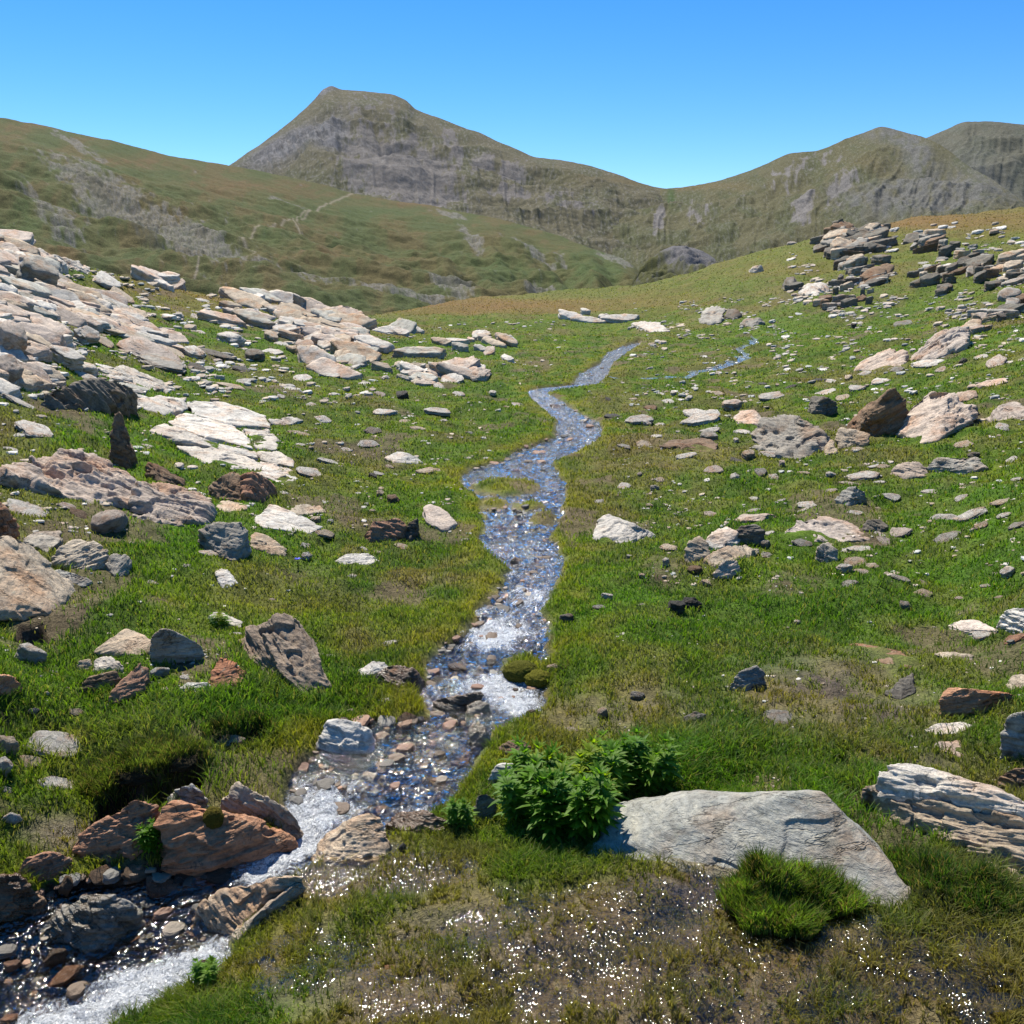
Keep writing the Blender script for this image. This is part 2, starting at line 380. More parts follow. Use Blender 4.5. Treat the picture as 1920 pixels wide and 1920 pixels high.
def ray_base(px, py):        # vectorised first hit on the smooth base
    a, te = az_te(px, py); out = np.zeros(px.shape)
    TB = (BASE_Z-EYE)/D[None, :]
    ia = np.clip((a-AZ[0])/(AZ[1]-AZ[0]), 0, NA-1.001); i = ia.astype(int)
    for q in np.ndindex(px.shape):
        ok = np.nonzero(TB[i[q], 60:] >= te[q])[0]
        j = ok[0]+60 if len(ok) else 900
        t = (te[q]-TB[i[q], j-1])/(TB[i[q], j]-TB[i[q], j-1]+1e-12)
        out[q] = D[j-1]+(D[j]-D[j-1])*np.clip(t, 0, 1)
    return np.sin(a)*out, np.cos(a)*out, EYE+te*out
_rows = np.concatenate([np.arange(641, 1000, 3.0), np.arange(1000, 2001, 4.0)]); _nu = 34
_L = np.interp(_rows, BANK[:, 0], BANK[:, 1]); _R = np.interp(_rows, BANK[:, 0], BANK[:, 2])
_mg = 26*np.clip((_rows-600)/500, .15, 1)
_u = np.linspace(0, 1, _nu)
wpx = (_L-_mg)[:, None]*(1-_u)+(_R+_mg)[:, None]*_u; wpy = np.repeat(_rows[:, None], _nu, 1)
wx, wy, wz = ray_base(wpx, wpy)
FO = np.array([(640,.62),(700,.62),(760,.60),(830,.55),(900,.52),(990,.48),(1030,.55),(1080,.52),(1130,.52),(1175,.60),(1200,.42),(1240,.35),(1270,.50),(1320,.50),(1345,.15),(1390,.12),(1420,.18),(1470,.25),(1500,.30),(1580,.35),(1650,.30),(1690,.12),(1740,.10),(1780,.15),(1850,.2),(2000,.2)])  # foam at the falls; upstream the white base also paints silver sun glints
foam_glint = np.interp(_rows, FO[:, 0], FO[:, 1])[:, None]*np.ones((1, _nu))
for b in ((640,1455,80,28,.45),(600,1505,75,36,.75),(560,1560,45,36,.8),(520,1600,38,26,.8),(478,1632,34,24,.75),(425,1690,26,40,.5),(415,1745,40,24,.5),(375,1780,62,24,.95),(300,1810,85,30,.95),(220,1850,100,36,.95),(110,1900,110,44,.95),(935,1180,44,24,.6),(930,1275,60,20,.6),(975,1310,40,20,.6),(1000,1110,30,20,.3),(790,1505,50,12,.6),(900,1200,40,14,.3)):
    foam_glint = np.maximum(foam_glint*.98, foam_glint+b[4]*blob(wpx, wpy, *b[:4]))
calm = np.zeros_like(foam_glint)
for b in ((100,1720,200,60,.8),(250,1690,160,60,.6),(760,1440,120,60,.35),(800,1380,120,30,.3),(60,1830,140,50,.5)):
    calm = np.maximum(calm, b[4]*blob(wpx, wpy, *b[:4]))
foam_glint = np.clip(foam_glint*(1-calm)+.06, 0, 1.1)
wz = wz - WOFF + .022*fbm2(wx/.11, wy/.11, 3, 141)*np.clip(foam_glint+.2, 0, 1.1) + .010*fbm2(wx/.04, wy/.04, 2, 145)*np.clip(foam_glint+.3, 0, 1.1)
vlen = np.concatenate([[0], np.cumsum(np.hypot(np.diff(wx[:, _nu//2]), np.diff(wy[:, _nu//2])))])
wid = np.hypot(wx[:, -1]-wx[:, 0], wy[:, -1]-wy[:, 0])
wuv = np.stack([(_u[None, :]-.5)*wid[:, None]*1.6, np.repeat(vlen[:, None]*.55, _nu, 1)], -1).reshape(-1, 2)
me = mesh_np('stream_water', np.stack([wx, wy, wz], -1).reshape(-1, 3), [grid_faces(len(_rows), _nu)], M_WATER, True, {'foam_glint': foam_glint.ravel(), 'rough': sstep(9., 3.5, np.hypot(wx, wy)).ravel()}, wuv)
link('stream_water', me, kind='structure')
# tributary threads
tr = []
for (a, b) in zip(TRIB[:-1], TRIB[1:]):
    for t in np.linspace(0, 1, 9)[:-1]: tr.append(a+(b-a)*t)
tr = np.array(tr); tw = 9*np.clip((tr[:, 1]-560)/100, .6, 2.)*(1+.4*np.sin(np.arange(len(tr))*1.3))
tpx = np.stack([tr[:, 0]-tw*(1+.5*np.cos(np.arange(len(tr)))), tr[:, 0]-tw*.3, tr[:, 0]+tw*.3, tr[:, 0]+tw], 1)
tpy = np.stack([tr[:, 1]-1.5, tr[:, 1]-.5, tr[:, 1]+.5, tr[:, 1]+1.5], 1)
tx, ty, tz = ray_base(tpx, tpy)
tz = ground_z(tx, ty)*.0 + tz + BIGL[500, 800]*0 + .0
tz = np.minimum(tz, ground_z(tx, ty)+.04)
me = mesh_np('side_trickle', np.stack([tx, ty, tz], -1).reshape(-1, 3), [grid_faces(len(tr), 4)], M_WATER, True,
             {'foam_glint': np.full(tx.size, .66), 'rough': np.full(tx.size, 0.)}, np.stack([tx*1.6, ty*.5], -1).reshape(-1, 2))
link('side_trickle', me, kind='structure')
# standing water in the marsh: a level film the lumps poke through
def marsh_film():
    n = 260
    px = np.linspace(380, 2000, n); py = np.concatenate([np.linspace(1235, 1600, 110), np.linspace(1604, 2100, 150)])
    P, Q = np.meshgrid(px, py, indexing='ij'); x, y, z = ray_base(P, Q)
    w = np.zeros_like(P)
    for b in ((1190,1850,760,185,2),(1350,1660,200,80,1),(700,1640,190,60,1)):
        w = np.maximum(w, blob(P, Q, *b)*(1 if b[1] > 1500 else .62))
    g = ground_z(x, y)
    z = z + lump(x, y)*.4 + .011 + .010*fbm2(x/.5, y/.5, 2, 151)
    keep = (w*(1+.8*fbm2(x/.3, y/.3, 3, 157)) > .38) & (stream_sd(P, Q) < -12)
    f = grid_faces(n, len(py))[:, ::-1]
    f = f[keep.ravel()[f].all(1)]
    used, inv = np.unique(f.ravel(), return_inverse=True)
    co = np.stack([x, y, z], -1).reshape(-1, 3)[used]
    m = NT('marsh_water'); nn = m.n
    pos = nn('NewGeometry').outputs[0]
    b = m.bump(m.noise(pos, 42, 1., .5), 1., .0055); b = m.bump(m.noise(pos, 120, 1., .5), 1., .0030, b)
    gl = nn('BsdfGlossy', {'Roughness': .05, 'Normal': b}).outputs[0]; t = nn('BsdfTransparent', {'Color': (.90, .86, .76, 1)}).outputs[0]
    fr = nn('Fresnel', {'IOR': 1.33, 'Normal': b}).outputs[0]
    m.finish(nn('MixShader', {0: m.math('MULTIPLY_ADD', fr, 1., .03), 1: t, 2: gl}).outputs[0])
    link('marsh_water', mesh_np('marsh_water', co, [inv.reshape(-1, 4)], m.m, True), kind='structure')
marsh_film()
# ------------------------------------------------------------------ far hills: each a sheet between a foot line and a crest line
def hill_mat(name, fine, bumpd):
    m = NT(name); n = m.n
    col = n('Attribute', attribute_name='Col').outputs[0]
    pos = n('NewGeometry').outputs[0]
    f1 = m.noise(pos, fine, 8, .72); f2 = m.noise(pos, fine*6, 4, .7)
    c = m.mix(1, m.mix(1, col, (.78, .775, .80), 'MULTIPLY'), m.ramp(f1, [(.3, .74), (.5, 1.0), (.72, 1.3)]), 'MULTIPLY')
    c = m.mix(1, c, m.ramp(f2, [(.3, .5), (.7, 1.6)]), 'MULTIPLY')
    b = m.bump(f2, .7, bumpd*.3, m.bump(f1, .6, bumpd))
    return m.finish(n('BsdfPrincipled', {'Base Color': c, 'Roughness': .95, 'Normal': b, 'Specular IOR Level': .1}).outputs[0])
def hill(name, crest, foot, prof, relief, colour, mat, na=700, nr=330, back=.35, fade=.12):
    def conv(L):
        a, t = az_te([p[0] for p in L], [p[1] for p in L]); return a, t, np.log([p[2] for p in L])
    ca, ct, cd = conv(crest); fa, ft, fd = conv(foot)
    A = np.linspace(ca[0], ca[-1], na)
    # smooth-ish interpolation of the crest plus small jaggedness
    T1 = np.interp(A, ca, ct); D1 = np.interp(A, ca, cd); T0 = np.interp(A, fa, ft); D0 = np.interp(A, fa, fd)
    k = np.exp(-.5*(np.arange(-9, 10)/3.)**2); k /= k.sum()
    T1, D1, T0, D0 = [np.convolve(np.pad(v, 9, mode='edge'), k, 'valid') for v in (T1, D1, T0, D0)]
    t = np.concatenate([np.linspace(0, 1, nr), np.linspace(1.01, 1+back, 14)])
    tt = np.clip(t, 0, 1); s = prof(tt)
    LDh = D0[:, None]+(D1-D0)[:, None]*t[None, :]
    te = T0[:, None]+(T1-T0)[:, None]*s[None, :]
    d = np.exp(LDh); over = np.clip(t-1, 0, None)[None, :]
    x, y = np.sin(A)[:, None]*d, np.cos(A)[:, None]*d
    z = EYE + te*d
    z = z - over*d*.9*(.15+over*2)
    px, py = project(x, y, z)
    env = sstep(0, .08, tt)[None, :]*(.16+.84*sstep(0, fade, 1-tt))[None, :]
    z = z + relief(x, y, px, py)*env
    c = colour(x, y, z, px, py)
    me = mesh_np(name, np.stack([x, y, z], -1).reshape(-1, 3), [grid_faces(na, len(t))[:, ::-1]], mat, True, {'Col': np.clip(c, .01, .6).reshape(-1, 3)})
    o = link(name, me, kind='structure')
    return dict(A=A, d=d, z=z, x=x, y=y, o=o, px=px, py=py, nr=nr)
def ridged(x, y, oct, seed): return 1-2*np.abs(fbm2(x, y, oct, seed))
def mixmany(px, py, lst): 
    m = np.zeros(np.shape(px))
    for b in lst: m = np.maximum(m, b[4]*blob(px, py, *b[:4]))
    return m
def rot_blob(px, py, cx, cy, rx, ry, ang, w=1., p=1.5):
    ca, sa = math.cos(math.radians(ang)), math.sin(math.radians(ang))
    u, v = (px-cx)*ca+(py-cy)*sa, -(px-cx)*sa+(py-cy)*ca
    return w*np.exp(-((u/rx)**2+(v/ry)**2)**p)
# --- peak
def peak_relief(x, y, px, py):
    u = px; 
    r = 13*ridged(x/210, y/210, 3, 201)+1.6*ridged((px-620-(py-170)*.5)/26+.6*noise2(px/40, py/40, 8), py/260, 2, 207)+2.2*fbm2(x/35, y/35, 4, 205)+.9*fbm2(x/9, y/9, 3, 209)
    cl = rot_blob(px, py, 560, 270, 95, 34, -28)+rot_blob(px, py, 610, 165, 30, 12, -30, .7)       # cliff on the left flank
    r += cl*4*ridged((px-py*1.2)/40, (px+py)/90, 4, 211)
    r += 5*np.exp(-((px-650-(py-180)*.35)/14)**2)*np.exp(-((py-230)/90)**2)
    return r
def peak_col(x, y, z, px, py):
    n = fbm2(px/60, py/40, 5, 221); n2 = fbm2(px/14, py/12, 4, 225); n3 = fbm2(px/5, py/9, 3, 229)
    c = np.empty(px.shape+(3,)); c[...] = (.122, .112, .068)
    c = lerp(c, (.100, .100, .055), sstep(-.2, .5, n))
    scree = np.maximum.reduce([rot_blob(px, py, 760, 330, 130, 75, 25, 1.), rot_blob(px, py, 690, 300, 70, 70, 30, .9), rot_blob(px, py, 905, 320, 26, 30, 60, .9), rot_blob(px, py, 955, 330, 32, 24, -20, 1.),
        rot_blob(px, py, 960, 372, 50, 12, 10, .7), rot_blob(px, py, 850, 280, 20, 50, -20, .8), rot_blob(px, py, 720, 215, 100, 40, 20, .45), rot_blob(px, py, 1060, 395, 70, 24, 10, .55), rot_blob(px, py, 650, 250, 50, 60, 40, .55)])
    k = np.clip(sstep(.35, .62, scree*.85+.32*n2+.12*n3), 0, 1)
    c = lerp(c, (.172, .158, .148), k*.85)
    cl = np.clip(rot_blob(px, py, 545, 275, 100, 24, -28)+rot_blob(px, py, 620, 265, 40, 22, -30, .7)+rot_blob(px, py, 612, 168, 26, 10, -30, .8), 0, 1)
    c = lerp(c, (.115, .115, .120), np.clip(cl*1.3, 0, 1)*.9); c = lerp(c, (.26, .255, .25), sstep(.1, .5, n3+n2)*cl*.5)
    speck = sstep(.28, .5, fbm2(px/4.5, py/3.2, 3, 231)+.25*n); c = lerp(c, (.26, .25, .23), speck*.35*sstep(.05, .3, scree+.28))
    c = lerp(c, (.125, .100, .045), blob(px, py, 1180, 345, 120, 12)*.7)
    return c
MH = hill_mat('mountain_turf', .17, 1.8)
PEAK = hill('mountain_peak', [(300,380,1500),(400,335,1560),(435,309,1600),(470,285,1640),(520,249,1700),(560,216,1740),(590,186,1780),(606,168,1800),(622,161,1800),(640,169,1800),(680,169,1780),(740,179,1760),(765,190,1750),(776,204,1740),
  (800,215,1730),(850,233,1690),(900,251,1650),(950,273,1600),(1000,293,1560),(1050,299,1540),(1100,311,1500),(1150,326,1460),(1200,344,1420),(1240,354,1400),(1265,357,1400),(1330,375,1420),(1500,480,1450)],
  [(300,520,800),(600,480,820),(900,500,850),(1150,540,860),(1230,560,850),(1300,580,850),(1500,640,850)], lambda t: t**1.0, peak_relief, peak_col, MH, 900, 340, fade=.2)
# --- right hand mountain, nearer spur then the ridge behind it
def rm_relief(x, y, px, py):
    r = 11*ridged(x/190, y/190, 3, 241)+1.4*ridged((px-1655+(py-240)*.5)/24+.6*noise2(px/40, py/40, 9), py/260, 2, 247)+2.2*fbm2(x/34, y/34, 4, 245)+.8*fbm2(x/9, y/9, 3, 249)
    cl = rot_blob(px, py, 1700, 380, 110, 45, 10)+rot_blob(px, py, 1720, 285, 40, 25, 40)
    return r+cl*1.5*ridged((px+py*.8)/34, (py-px*.5)/60, 4, 251)
def rm_col(x, y, z, px, py):
    n = fbm2(px/60, py/40, 5, 261); n2 = fbm2(px/14, py/14, 4, 265); n3 = fbm2(px/5, py/8, 3, 269)
    c = np.empty(px.shape+(3,)); c[...] = (.112, .106, .054)
    c = lerp(c, (.088, .094, .044), sstep(-.2, .5, n))
    scree = np.maximum.reduce([rot_blob(px, py, 1505, 400, 26, 48, 12, 1.), rot_blob(px, py, 1575, 370, 24, 60, 30, .85), rot_blob(px, py, 1235, 420, 12, 42, 15, 1.), rot_blob(px, py, 1480, 330, 60, 30, -30, .55), rot_blob(px, py, 1530, 300, 60, 14, -10, .6),
        rot_blob(px, py, 1310, 410, 50, 40, -30, .5), rot_blob(px, py, 1395, 390, 18, 40, 20, .4)])
    c = lerp(c, (.195, .182, .172), sstep(.4, .65, scree*.85+.3*n2+.12*n3)*.85)
    rock = np.clip(rot_blob(px, py, 1690, 390, 120, 40, 0)+rot_blob(px, py, 1715, 285, 36, 24, 40)+rot_blob(px, py, 1660, 250, 60, 20, 10, .7)+rot_blob(px, py, 1800, 360, 120, 50, 10, .8), 0, 1)
    c = lerp(c, (.135, .135, .125), np.clip(rock*(1+.8*n2), 0, 1)*.85)
    c = lerp(c, (.135, .105, .045), (blob(px, py, 1300, 352, 110, 10)+blob(px, py, 1620, 320, 60, 12)*.5)*.7)
    c = lerp(c, (.055, .095, .025), rot_blob(px, py, 1258, 375, 8, 26, 0)*.8)
    speck = sstep(.28, .5, fbm2(px/4.5, py/3.2, 3, 271)+.25*n); return lerp(c, (.26, .25, .23), speck*.22)
hill('mountain_ridge', [(1640,300,1750),(1700,272,1700),(1740,258,1680),(1770,245,1650),(1810,230,1600),(1850,228,1580),(1890,232,1560),(1920,236,1550),(2050,250,1500),(2300,300,1450)],
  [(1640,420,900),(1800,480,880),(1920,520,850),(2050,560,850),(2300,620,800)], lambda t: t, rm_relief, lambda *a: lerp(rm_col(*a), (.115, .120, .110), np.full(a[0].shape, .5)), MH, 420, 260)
hill('mountain_spur', [(1150,405,1300),(1200,376,1340),(1240,357,1380),(1265,354,1390),(1300,350,1380),(1350,338,1340),(1400,322,1300),(1440,305,1270),(1480,288,1240),(1500,286,1230),(1530,285,1220),(1570,270,1200),(1610,252,1170),(1640,241,1150),(1655,238,1140),(1672,242,1130),(1700,250,1100),(1740,262,1050),(1780,285,1000),(1850,330,900),(1920,385,800),(2050,470,720),(2300,560,650)],
  [(1150,560,700),(1300,600,640),(1500,620,560),(1700,600,520),(1920,600,500),(2300,640,480)], lambda t: t, rm_relief, rm_col, MH, 800, 320, fade=.25)
# --- green hillside on the left
def lh_relief(x, y, px, py):
    r = 6*fbm2(x/120, y/70, 3, 281)+3.0*fbm2(x/30, y/22, 4, 285)+.9*fbm2(x/7, y/7, 3, 289)
    g = sstep(700, 1000, px)*sstep(400, 470, py)            # gullied lower slopes
    r += g*7*fbm2((px-py*.9)/60, (px+py)/240, 2, 291)
    s = rot_blob(px, py, 250, 400, 190, 50, 32)
    return r+s*.9*ridged((px+py)/26, (py-px*.6)/14, 4, 295)
def lh_col(x, y, z, px, py):
    n = fbm2(px/90, py/34, 5, 301); n2 = fbm2(px/22, py/9, 4, 305); n3 = fbm2(px/6, py/4, 3, 309)
    c = np.empty(px.shape+(3,)); c[...] = (.088, .096, .028)
    c = lerp(c, (.062, .092, .024), sstep(-.1, .5, n+.3*n2)); c = lerp(c, (.128, .092, .034), sstep(.0, .5, -n+.4*n2)*.8)
    c = lerp(c, (.150, .090, .036), np.clip(mixmany(px, py, [(250,305,90,10,.7),(430,350,110,14,.7),(560,345,70,12,.5),(790,383,110,7,.9),(100,235,140,9,.5),(350,415,70,12,.4),(600,470,120,10,.4),(120,470,60,12,.8),(640,545,120,10,.4),(900,440,80,10,.4),(560,490,180,7,.5)])*(1+n2), 0, 1))
    c = lerp(c, (.055, .105, .024), np.clip(mixmany(px, py, [(500,462,60,18,.7),(1080,520,120,40,.8),(960,500,120,30,.5),(640,400,100,14,.5),(1180,470,60,30,.8),(30,430,60,30,.6)])*(1+n2), 0, 1)*.8)
    scree = np.maximum.reduce([rot_blob(px, py, 250, 405, 210, 34, 33, .95), rot_blob(px, py, 360, 445, 110, 24, 24, 1.), rot_blob(px, py, 90, 400, 90, 26, 42, .8), rot_blob(px, py, 200, 350, 120, 22, 30, .7), rot_blob(px, py, 150, 275, 70, 9, 30, .7), rot_blob(px, py, 480, 495, 70, 10, 10, .7),
       rot_blob(px, py, 850, 545, 50, 22, 20, .95), rot_blob(px, py, 845, 402, 32, 8, 15, .9), rot_blob(px, py, 885, 450, 36, 12, 45, .9), rot_blob(px, py, 1000, 470, 60, 12, 30, .7), rot_blob(px, py, 1155, 487, 40, 9, 25, 1.), rot_blob(px, py, 1010, 545, 40, 24, 40, .8), rot_blob(px, py, 600, 545, 150, 18, 10, .7),
       rot_blob(px, py, 545, 385, 60, 5, 20, .6), rot_blob(px, py, 580, 450, 30, 5, 45, .6), rot_blob(px, py, 1050, 480, 20, 10, 30, .6), rot_blob(px, py, 760, 570, 120, 14, 5, .8)])
    u, v = px*.84+py*.54, py*.84-px*.54; n5 = fbm2(u/26, v/5, 4, 317); n6 = fbm2(px/3.4, py/2.4, 2, 319)
    k = sstep(.30, .62, scree*.9+.26*n2+.30*n5)*(.55+.45*sstep(-.25, .25, n6))
    c = lerp(c, (.25, .235, .225), k*.85)
    c = lerp(c, (.075, .072, .068), sstep(.25, .5, fbm2(px/9, py/5, 3, 313))*k*.8)
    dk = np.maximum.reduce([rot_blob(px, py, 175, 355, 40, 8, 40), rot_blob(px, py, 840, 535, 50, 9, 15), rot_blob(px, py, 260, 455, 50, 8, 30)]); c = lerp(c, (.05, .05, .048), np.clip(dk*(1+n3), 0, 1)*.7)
    c = lerp(c, (.112, .112, .052), np.full(px.shape, .35))
    wx = px+1.2*noise2(px/24, py/15, 341); wy = py+.8*noise2(px/27, py/16, 343)      # trodden path and its side tracks: bare pale earth
    for pts, w in PATHS: c = lerp(c, (.27, .235, .165), .8*np.exp(-(seg_dist(np.array(pts, float), wx, wy, 1.6)/w)**2))
    return c
PATHS = [([(664,362),(640,371),(622,378),(606,387),(590,396),(570,405),(552,413),(535,420),(515,428),(495,434),(478,442),(465,450),(455,457),(452,462),(459,468),(466,474)], 2.3), ([(606,387),(580,399),(560,402),(545,412)], 1.5), ([(410,504),(385,511),(372,520),(362,528)], 1.9), ([(400,504),(380,514),(366,526)], 1.3), ([(466,474),(480,480),(440,495),(410,504)], 1.1), ([(545,412),(575,448),(610,465)], 1.2)]
ML = hill_mat('hillside_turf', .42, .8)
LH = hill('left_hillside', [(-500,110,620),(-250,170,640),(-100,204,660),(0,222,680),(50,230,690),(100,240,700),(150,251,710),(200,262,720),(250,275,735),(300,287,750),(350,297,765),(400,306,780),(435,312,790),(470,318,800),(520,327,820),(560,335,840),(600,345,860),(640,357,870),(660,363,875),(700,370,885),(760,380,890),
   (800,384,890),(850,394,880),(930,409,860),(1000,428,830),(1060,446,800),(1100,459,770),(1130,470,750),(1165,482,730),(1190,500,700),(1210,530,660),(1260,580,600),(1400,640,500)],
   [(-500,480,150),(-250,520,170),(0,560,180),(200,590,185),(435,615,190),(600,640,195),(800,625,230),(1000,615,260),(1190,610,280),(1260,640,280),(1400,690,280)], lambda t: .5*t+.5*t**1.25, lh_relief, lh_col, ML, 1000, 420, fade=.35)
# --- dark little knoll below the col
def kn_col(x, y, z, px, py):
    n = fbm2(px/10, py/7, 4, 321); c = np.empty(px.shape+(3,)); c[...] = (.085, .088, .032)
    return lerp(c, (.145, .140, .138), np.clip(rot_blob(px, py, 1290, 480, 60, 30, 20, 1.4, 2)+.5*n, 0, 1))
hill('rocky_knoll', [(1180,548,480),(1195,515,480),(1215,490,480),(1240,471,480),(1262,463,480),(1285,463,480),(1310,470,475),(1335,482,470),(1360,500,460),(1400,530,450)], [(1180,600,330),(1260,610,320),(1400,620,320)], lambda t: t,
   lambda x, y, px, py: 4*ridged(x/26, y/26, 4, 331)+1.6*fbm2(x/8, y/8, 3, 335), kn_col, ML, 240, 150)
# ------------------------------------------------------------------ rocks
ROCKC = {'W': (.53,.495,.435), 'P': (.45,.375,.31), 'S': (.375,.365,.315), 'C': (.155,.142,.115), 'G': (.31,.29,.25), 'D': (.155,.138,.112), 'R': (.34,.185,.115), 'T': (.42,.345,.255), 'B': (.36,.365,.335), 'O': (.42,.235,.14), 'K': (.085,.08,.07), 'M': (.31,.235,.17), 'N': (.20,.135,.085)}
TONE = {'W': 'pale grey', 'P': 'pinkish', 'G': 'grey', 'D': 'dark grey', 'R': 'red brown', 'T': 'tan', 'B': 'greenish grey', 'O': 'rusty orange', 'K': 'blackish', 'M': 'brown', 'N': 'brown', 'S': 'grey', 'C': 'grey brown'}
def rock_mat(name, wet):
    m = NT(name); n = m.n
    oc = n('TexCoord').outputs['Object']; oi = n('ObjectInfo')
    rv = n('VectorMath', {0: oc, 1: n('CombineXYZ', {0: m.math('MULTIPLY', oi.outputs['Random'], 37.), 1: m.math('MULTIPLY', oi.outputs['Random'], 91.), 2: 0.}).outputs[0]}, operation='ADD').outputs[0]
    lay = n('Mapping', {'Vector': rv, 'Scale': (1, 1, 7)}).outputs[0]
    s1 = m.noise(lay, 5, 6, .7, .6); s2 = m.noise(lay, 22, 5, .7, .4)
    f = m.noise(rv, 60, 5, .75); big = m.noise(rv, 2.6, 4, .6); mid = m.noise(rv, 11, 5, .65)
    base = oi.outputs['Color']
    c = m.mix(1, base, m.ramp(s1, [(.32, (.55, .52, .50)), (.5, (1, 1, 1)), (.68, (1.3, 1.24, 1.15))]), 'MULTIPLY')
    rust = m.mix(1, base, (1.02, .70, .50), 'MULTIPLY')
    c = m.mix(m.ramp(big, [(.5, 0.), (.66, .75)]), c, rust)
    c = m.mix(m.ramp(mid, [(.55, 0.), (.72, .6)]), c, m.mix(1, base, (1.28, 1.28, 1.25), 'MULTIPLY'))
    c = m.mix(m.ramp(mid, [(.28, .65), (.42, 0.)]), c, m.mix(1, base, (.45, .45, .43), 'MULTIPLY'))
    c = m.mix(1, c, m.ramp(f, [(.25, .55), (.5, 1.), (.75, 1.35)]), 'MULTIPLY')
    li = m.noise(rv, 34, 4, .8, .3); c = m.mix(m.ramp(li, [(.60, 0.), (.66, .55)]), c, (.30, .31, .24)); c = m.mix(m.ramp(m.noise(rv, 18, 5, .8, .5), [(.62, 0.), (.67, .6)]), c, (.07, .066, .058))
    crk = m.noise(n('Mapping', {'Vector': rv, 'Scale': (1, 3.2, 2.), 'Rotation': (0, 0, .5)}).outputs[0], 2.3, 5, .6, .5)
    ck = m.ramp(m.math('ABSOLUTE', m.math('SUBTRACT', crk, .5)), [(0., 0.), (.012, 1.)])
    ckm = m.math('MULTIPLY', m.math('SUBTRACT', 1., ck), m.ramp(big, [(.42, 0.), (.60, .75)]))
    c = m.mix(ckm, c, m.mix(1, c, (.32, .29, .26), 'MULTIPLY'))
    b = m.bump(s1, .8, .018); b = m.bump(s2, .8, .012, b); b = m.bump(f, .6, .006, b); b = m.bump(m.math('MULTIPLY', ckm, -1.), .8, .012, b)
    rough, spec = .86, .25
    if wet:
        pos = n('NewGeometry').outputs[0]; wm = m.ramp(m.noise(pos, 14, 3), [(.35, 0.), (.5, 1.)])
        c = m.mix(wm, c, m.mix(1, c, (.55, .5, .42), 'MULTIPLY')); rough = m.math('MULTIPLY_ADD', wm, -.62, .86); spec = .5
    return m.finish(n('BsdfPrincipled', {'Base Color': c, 'Roughness': rough, 'Specular IOR Level': spec, 'Normal': b}).outputs[0])
M_ROCK, M_ROCKW = rock_mat('schist_rock', False), rock_mat('wet_schist_rock', True)
_cube_cache = {}
def cube_sphere(n):
    if n in _cube_cache: return _cube_cache[n]
    t = np.tan(np.linspace(-1, 1, n+1)*math.pi/4); U, V = np.meshgrid(t, t, indexing='ij'); W = np.ones_like(U)
    dirs, fs = [], []; gf = grid_faces(n+1, n+1); k = (n+1)**2
    for q, (a, b, c) in enumerate(((U, V, W), (V, U, -W), (W, U, V), (-W, V, U), (V, W, U), (U, -W, V))):
        dirs.append(np.stack([a, b, c], -1).reshape(-1, 3)); fs.append(gf+q*k)
    dirs = np.concatenate(dirs); fs = np.concatenate(fs)
    key = np.round(dirs*1e5).astype(np.int64); _, first, inv = np.unique(key, axis=0, return_index=True, return_inverse=True)
    dirs = dirs[first]; fs = inv.reshape(-1)[fs]
    p = dirs[fs]; nr = np.cross(p[:, 1]-p[:, 0], p[:, 2]-p[:, 0]); flip = (nr*p.mean(1)).sum(1) < 0; fs[flip] = fs[flip][:, ::-1]
    dirs = dirs/np.linalg.norm(dirs, axis=1)[:, None]
    _cube_cache[n] = (dirs, fs); return dirs, fs
def hull_planes(Q):
    bm = bmesh.new()
    for q in Q: bm.verts.new(q)
    r = bmesh.ops.convex_hull(bm, input=bm.verts)
    pl = []
    for f in bm.faces:
        f.normal_update(); nrm = np.array(f.normal); h = float(nrm @ np.array(f.verts[0].co))
        if f.calc_area() < 1e-5: continue
        if h < 0: nrm, h = -nrm, -h
        pl.append((f.calc_area(), nrm, max(h, .02)))
    bm.free(); pl.sort(key=lambda t: -t[0]); keep = []
    for a, nrm, h in pl:
        if all(nrm @ k[0] < .985 for k in keep): keep.append((nrm, h))
    return np.array([k[0] for k in keep]), np.array([k[1] for k in keep])
def vnormals(co, fs):
    p = co[fs]; nr = np.cross(p[:, 2]-p[:, 0], p[:, 3]-p[:, 1]); out = np.zeros_like(co)
    for k in range(4):
        for ax in range(3): out[:, ax] += np.bincount(fs[:, k], nr[:, ax], len(co))
    return out/(np.linalg.norm(out, axis=1)[:, None]+1e-12)
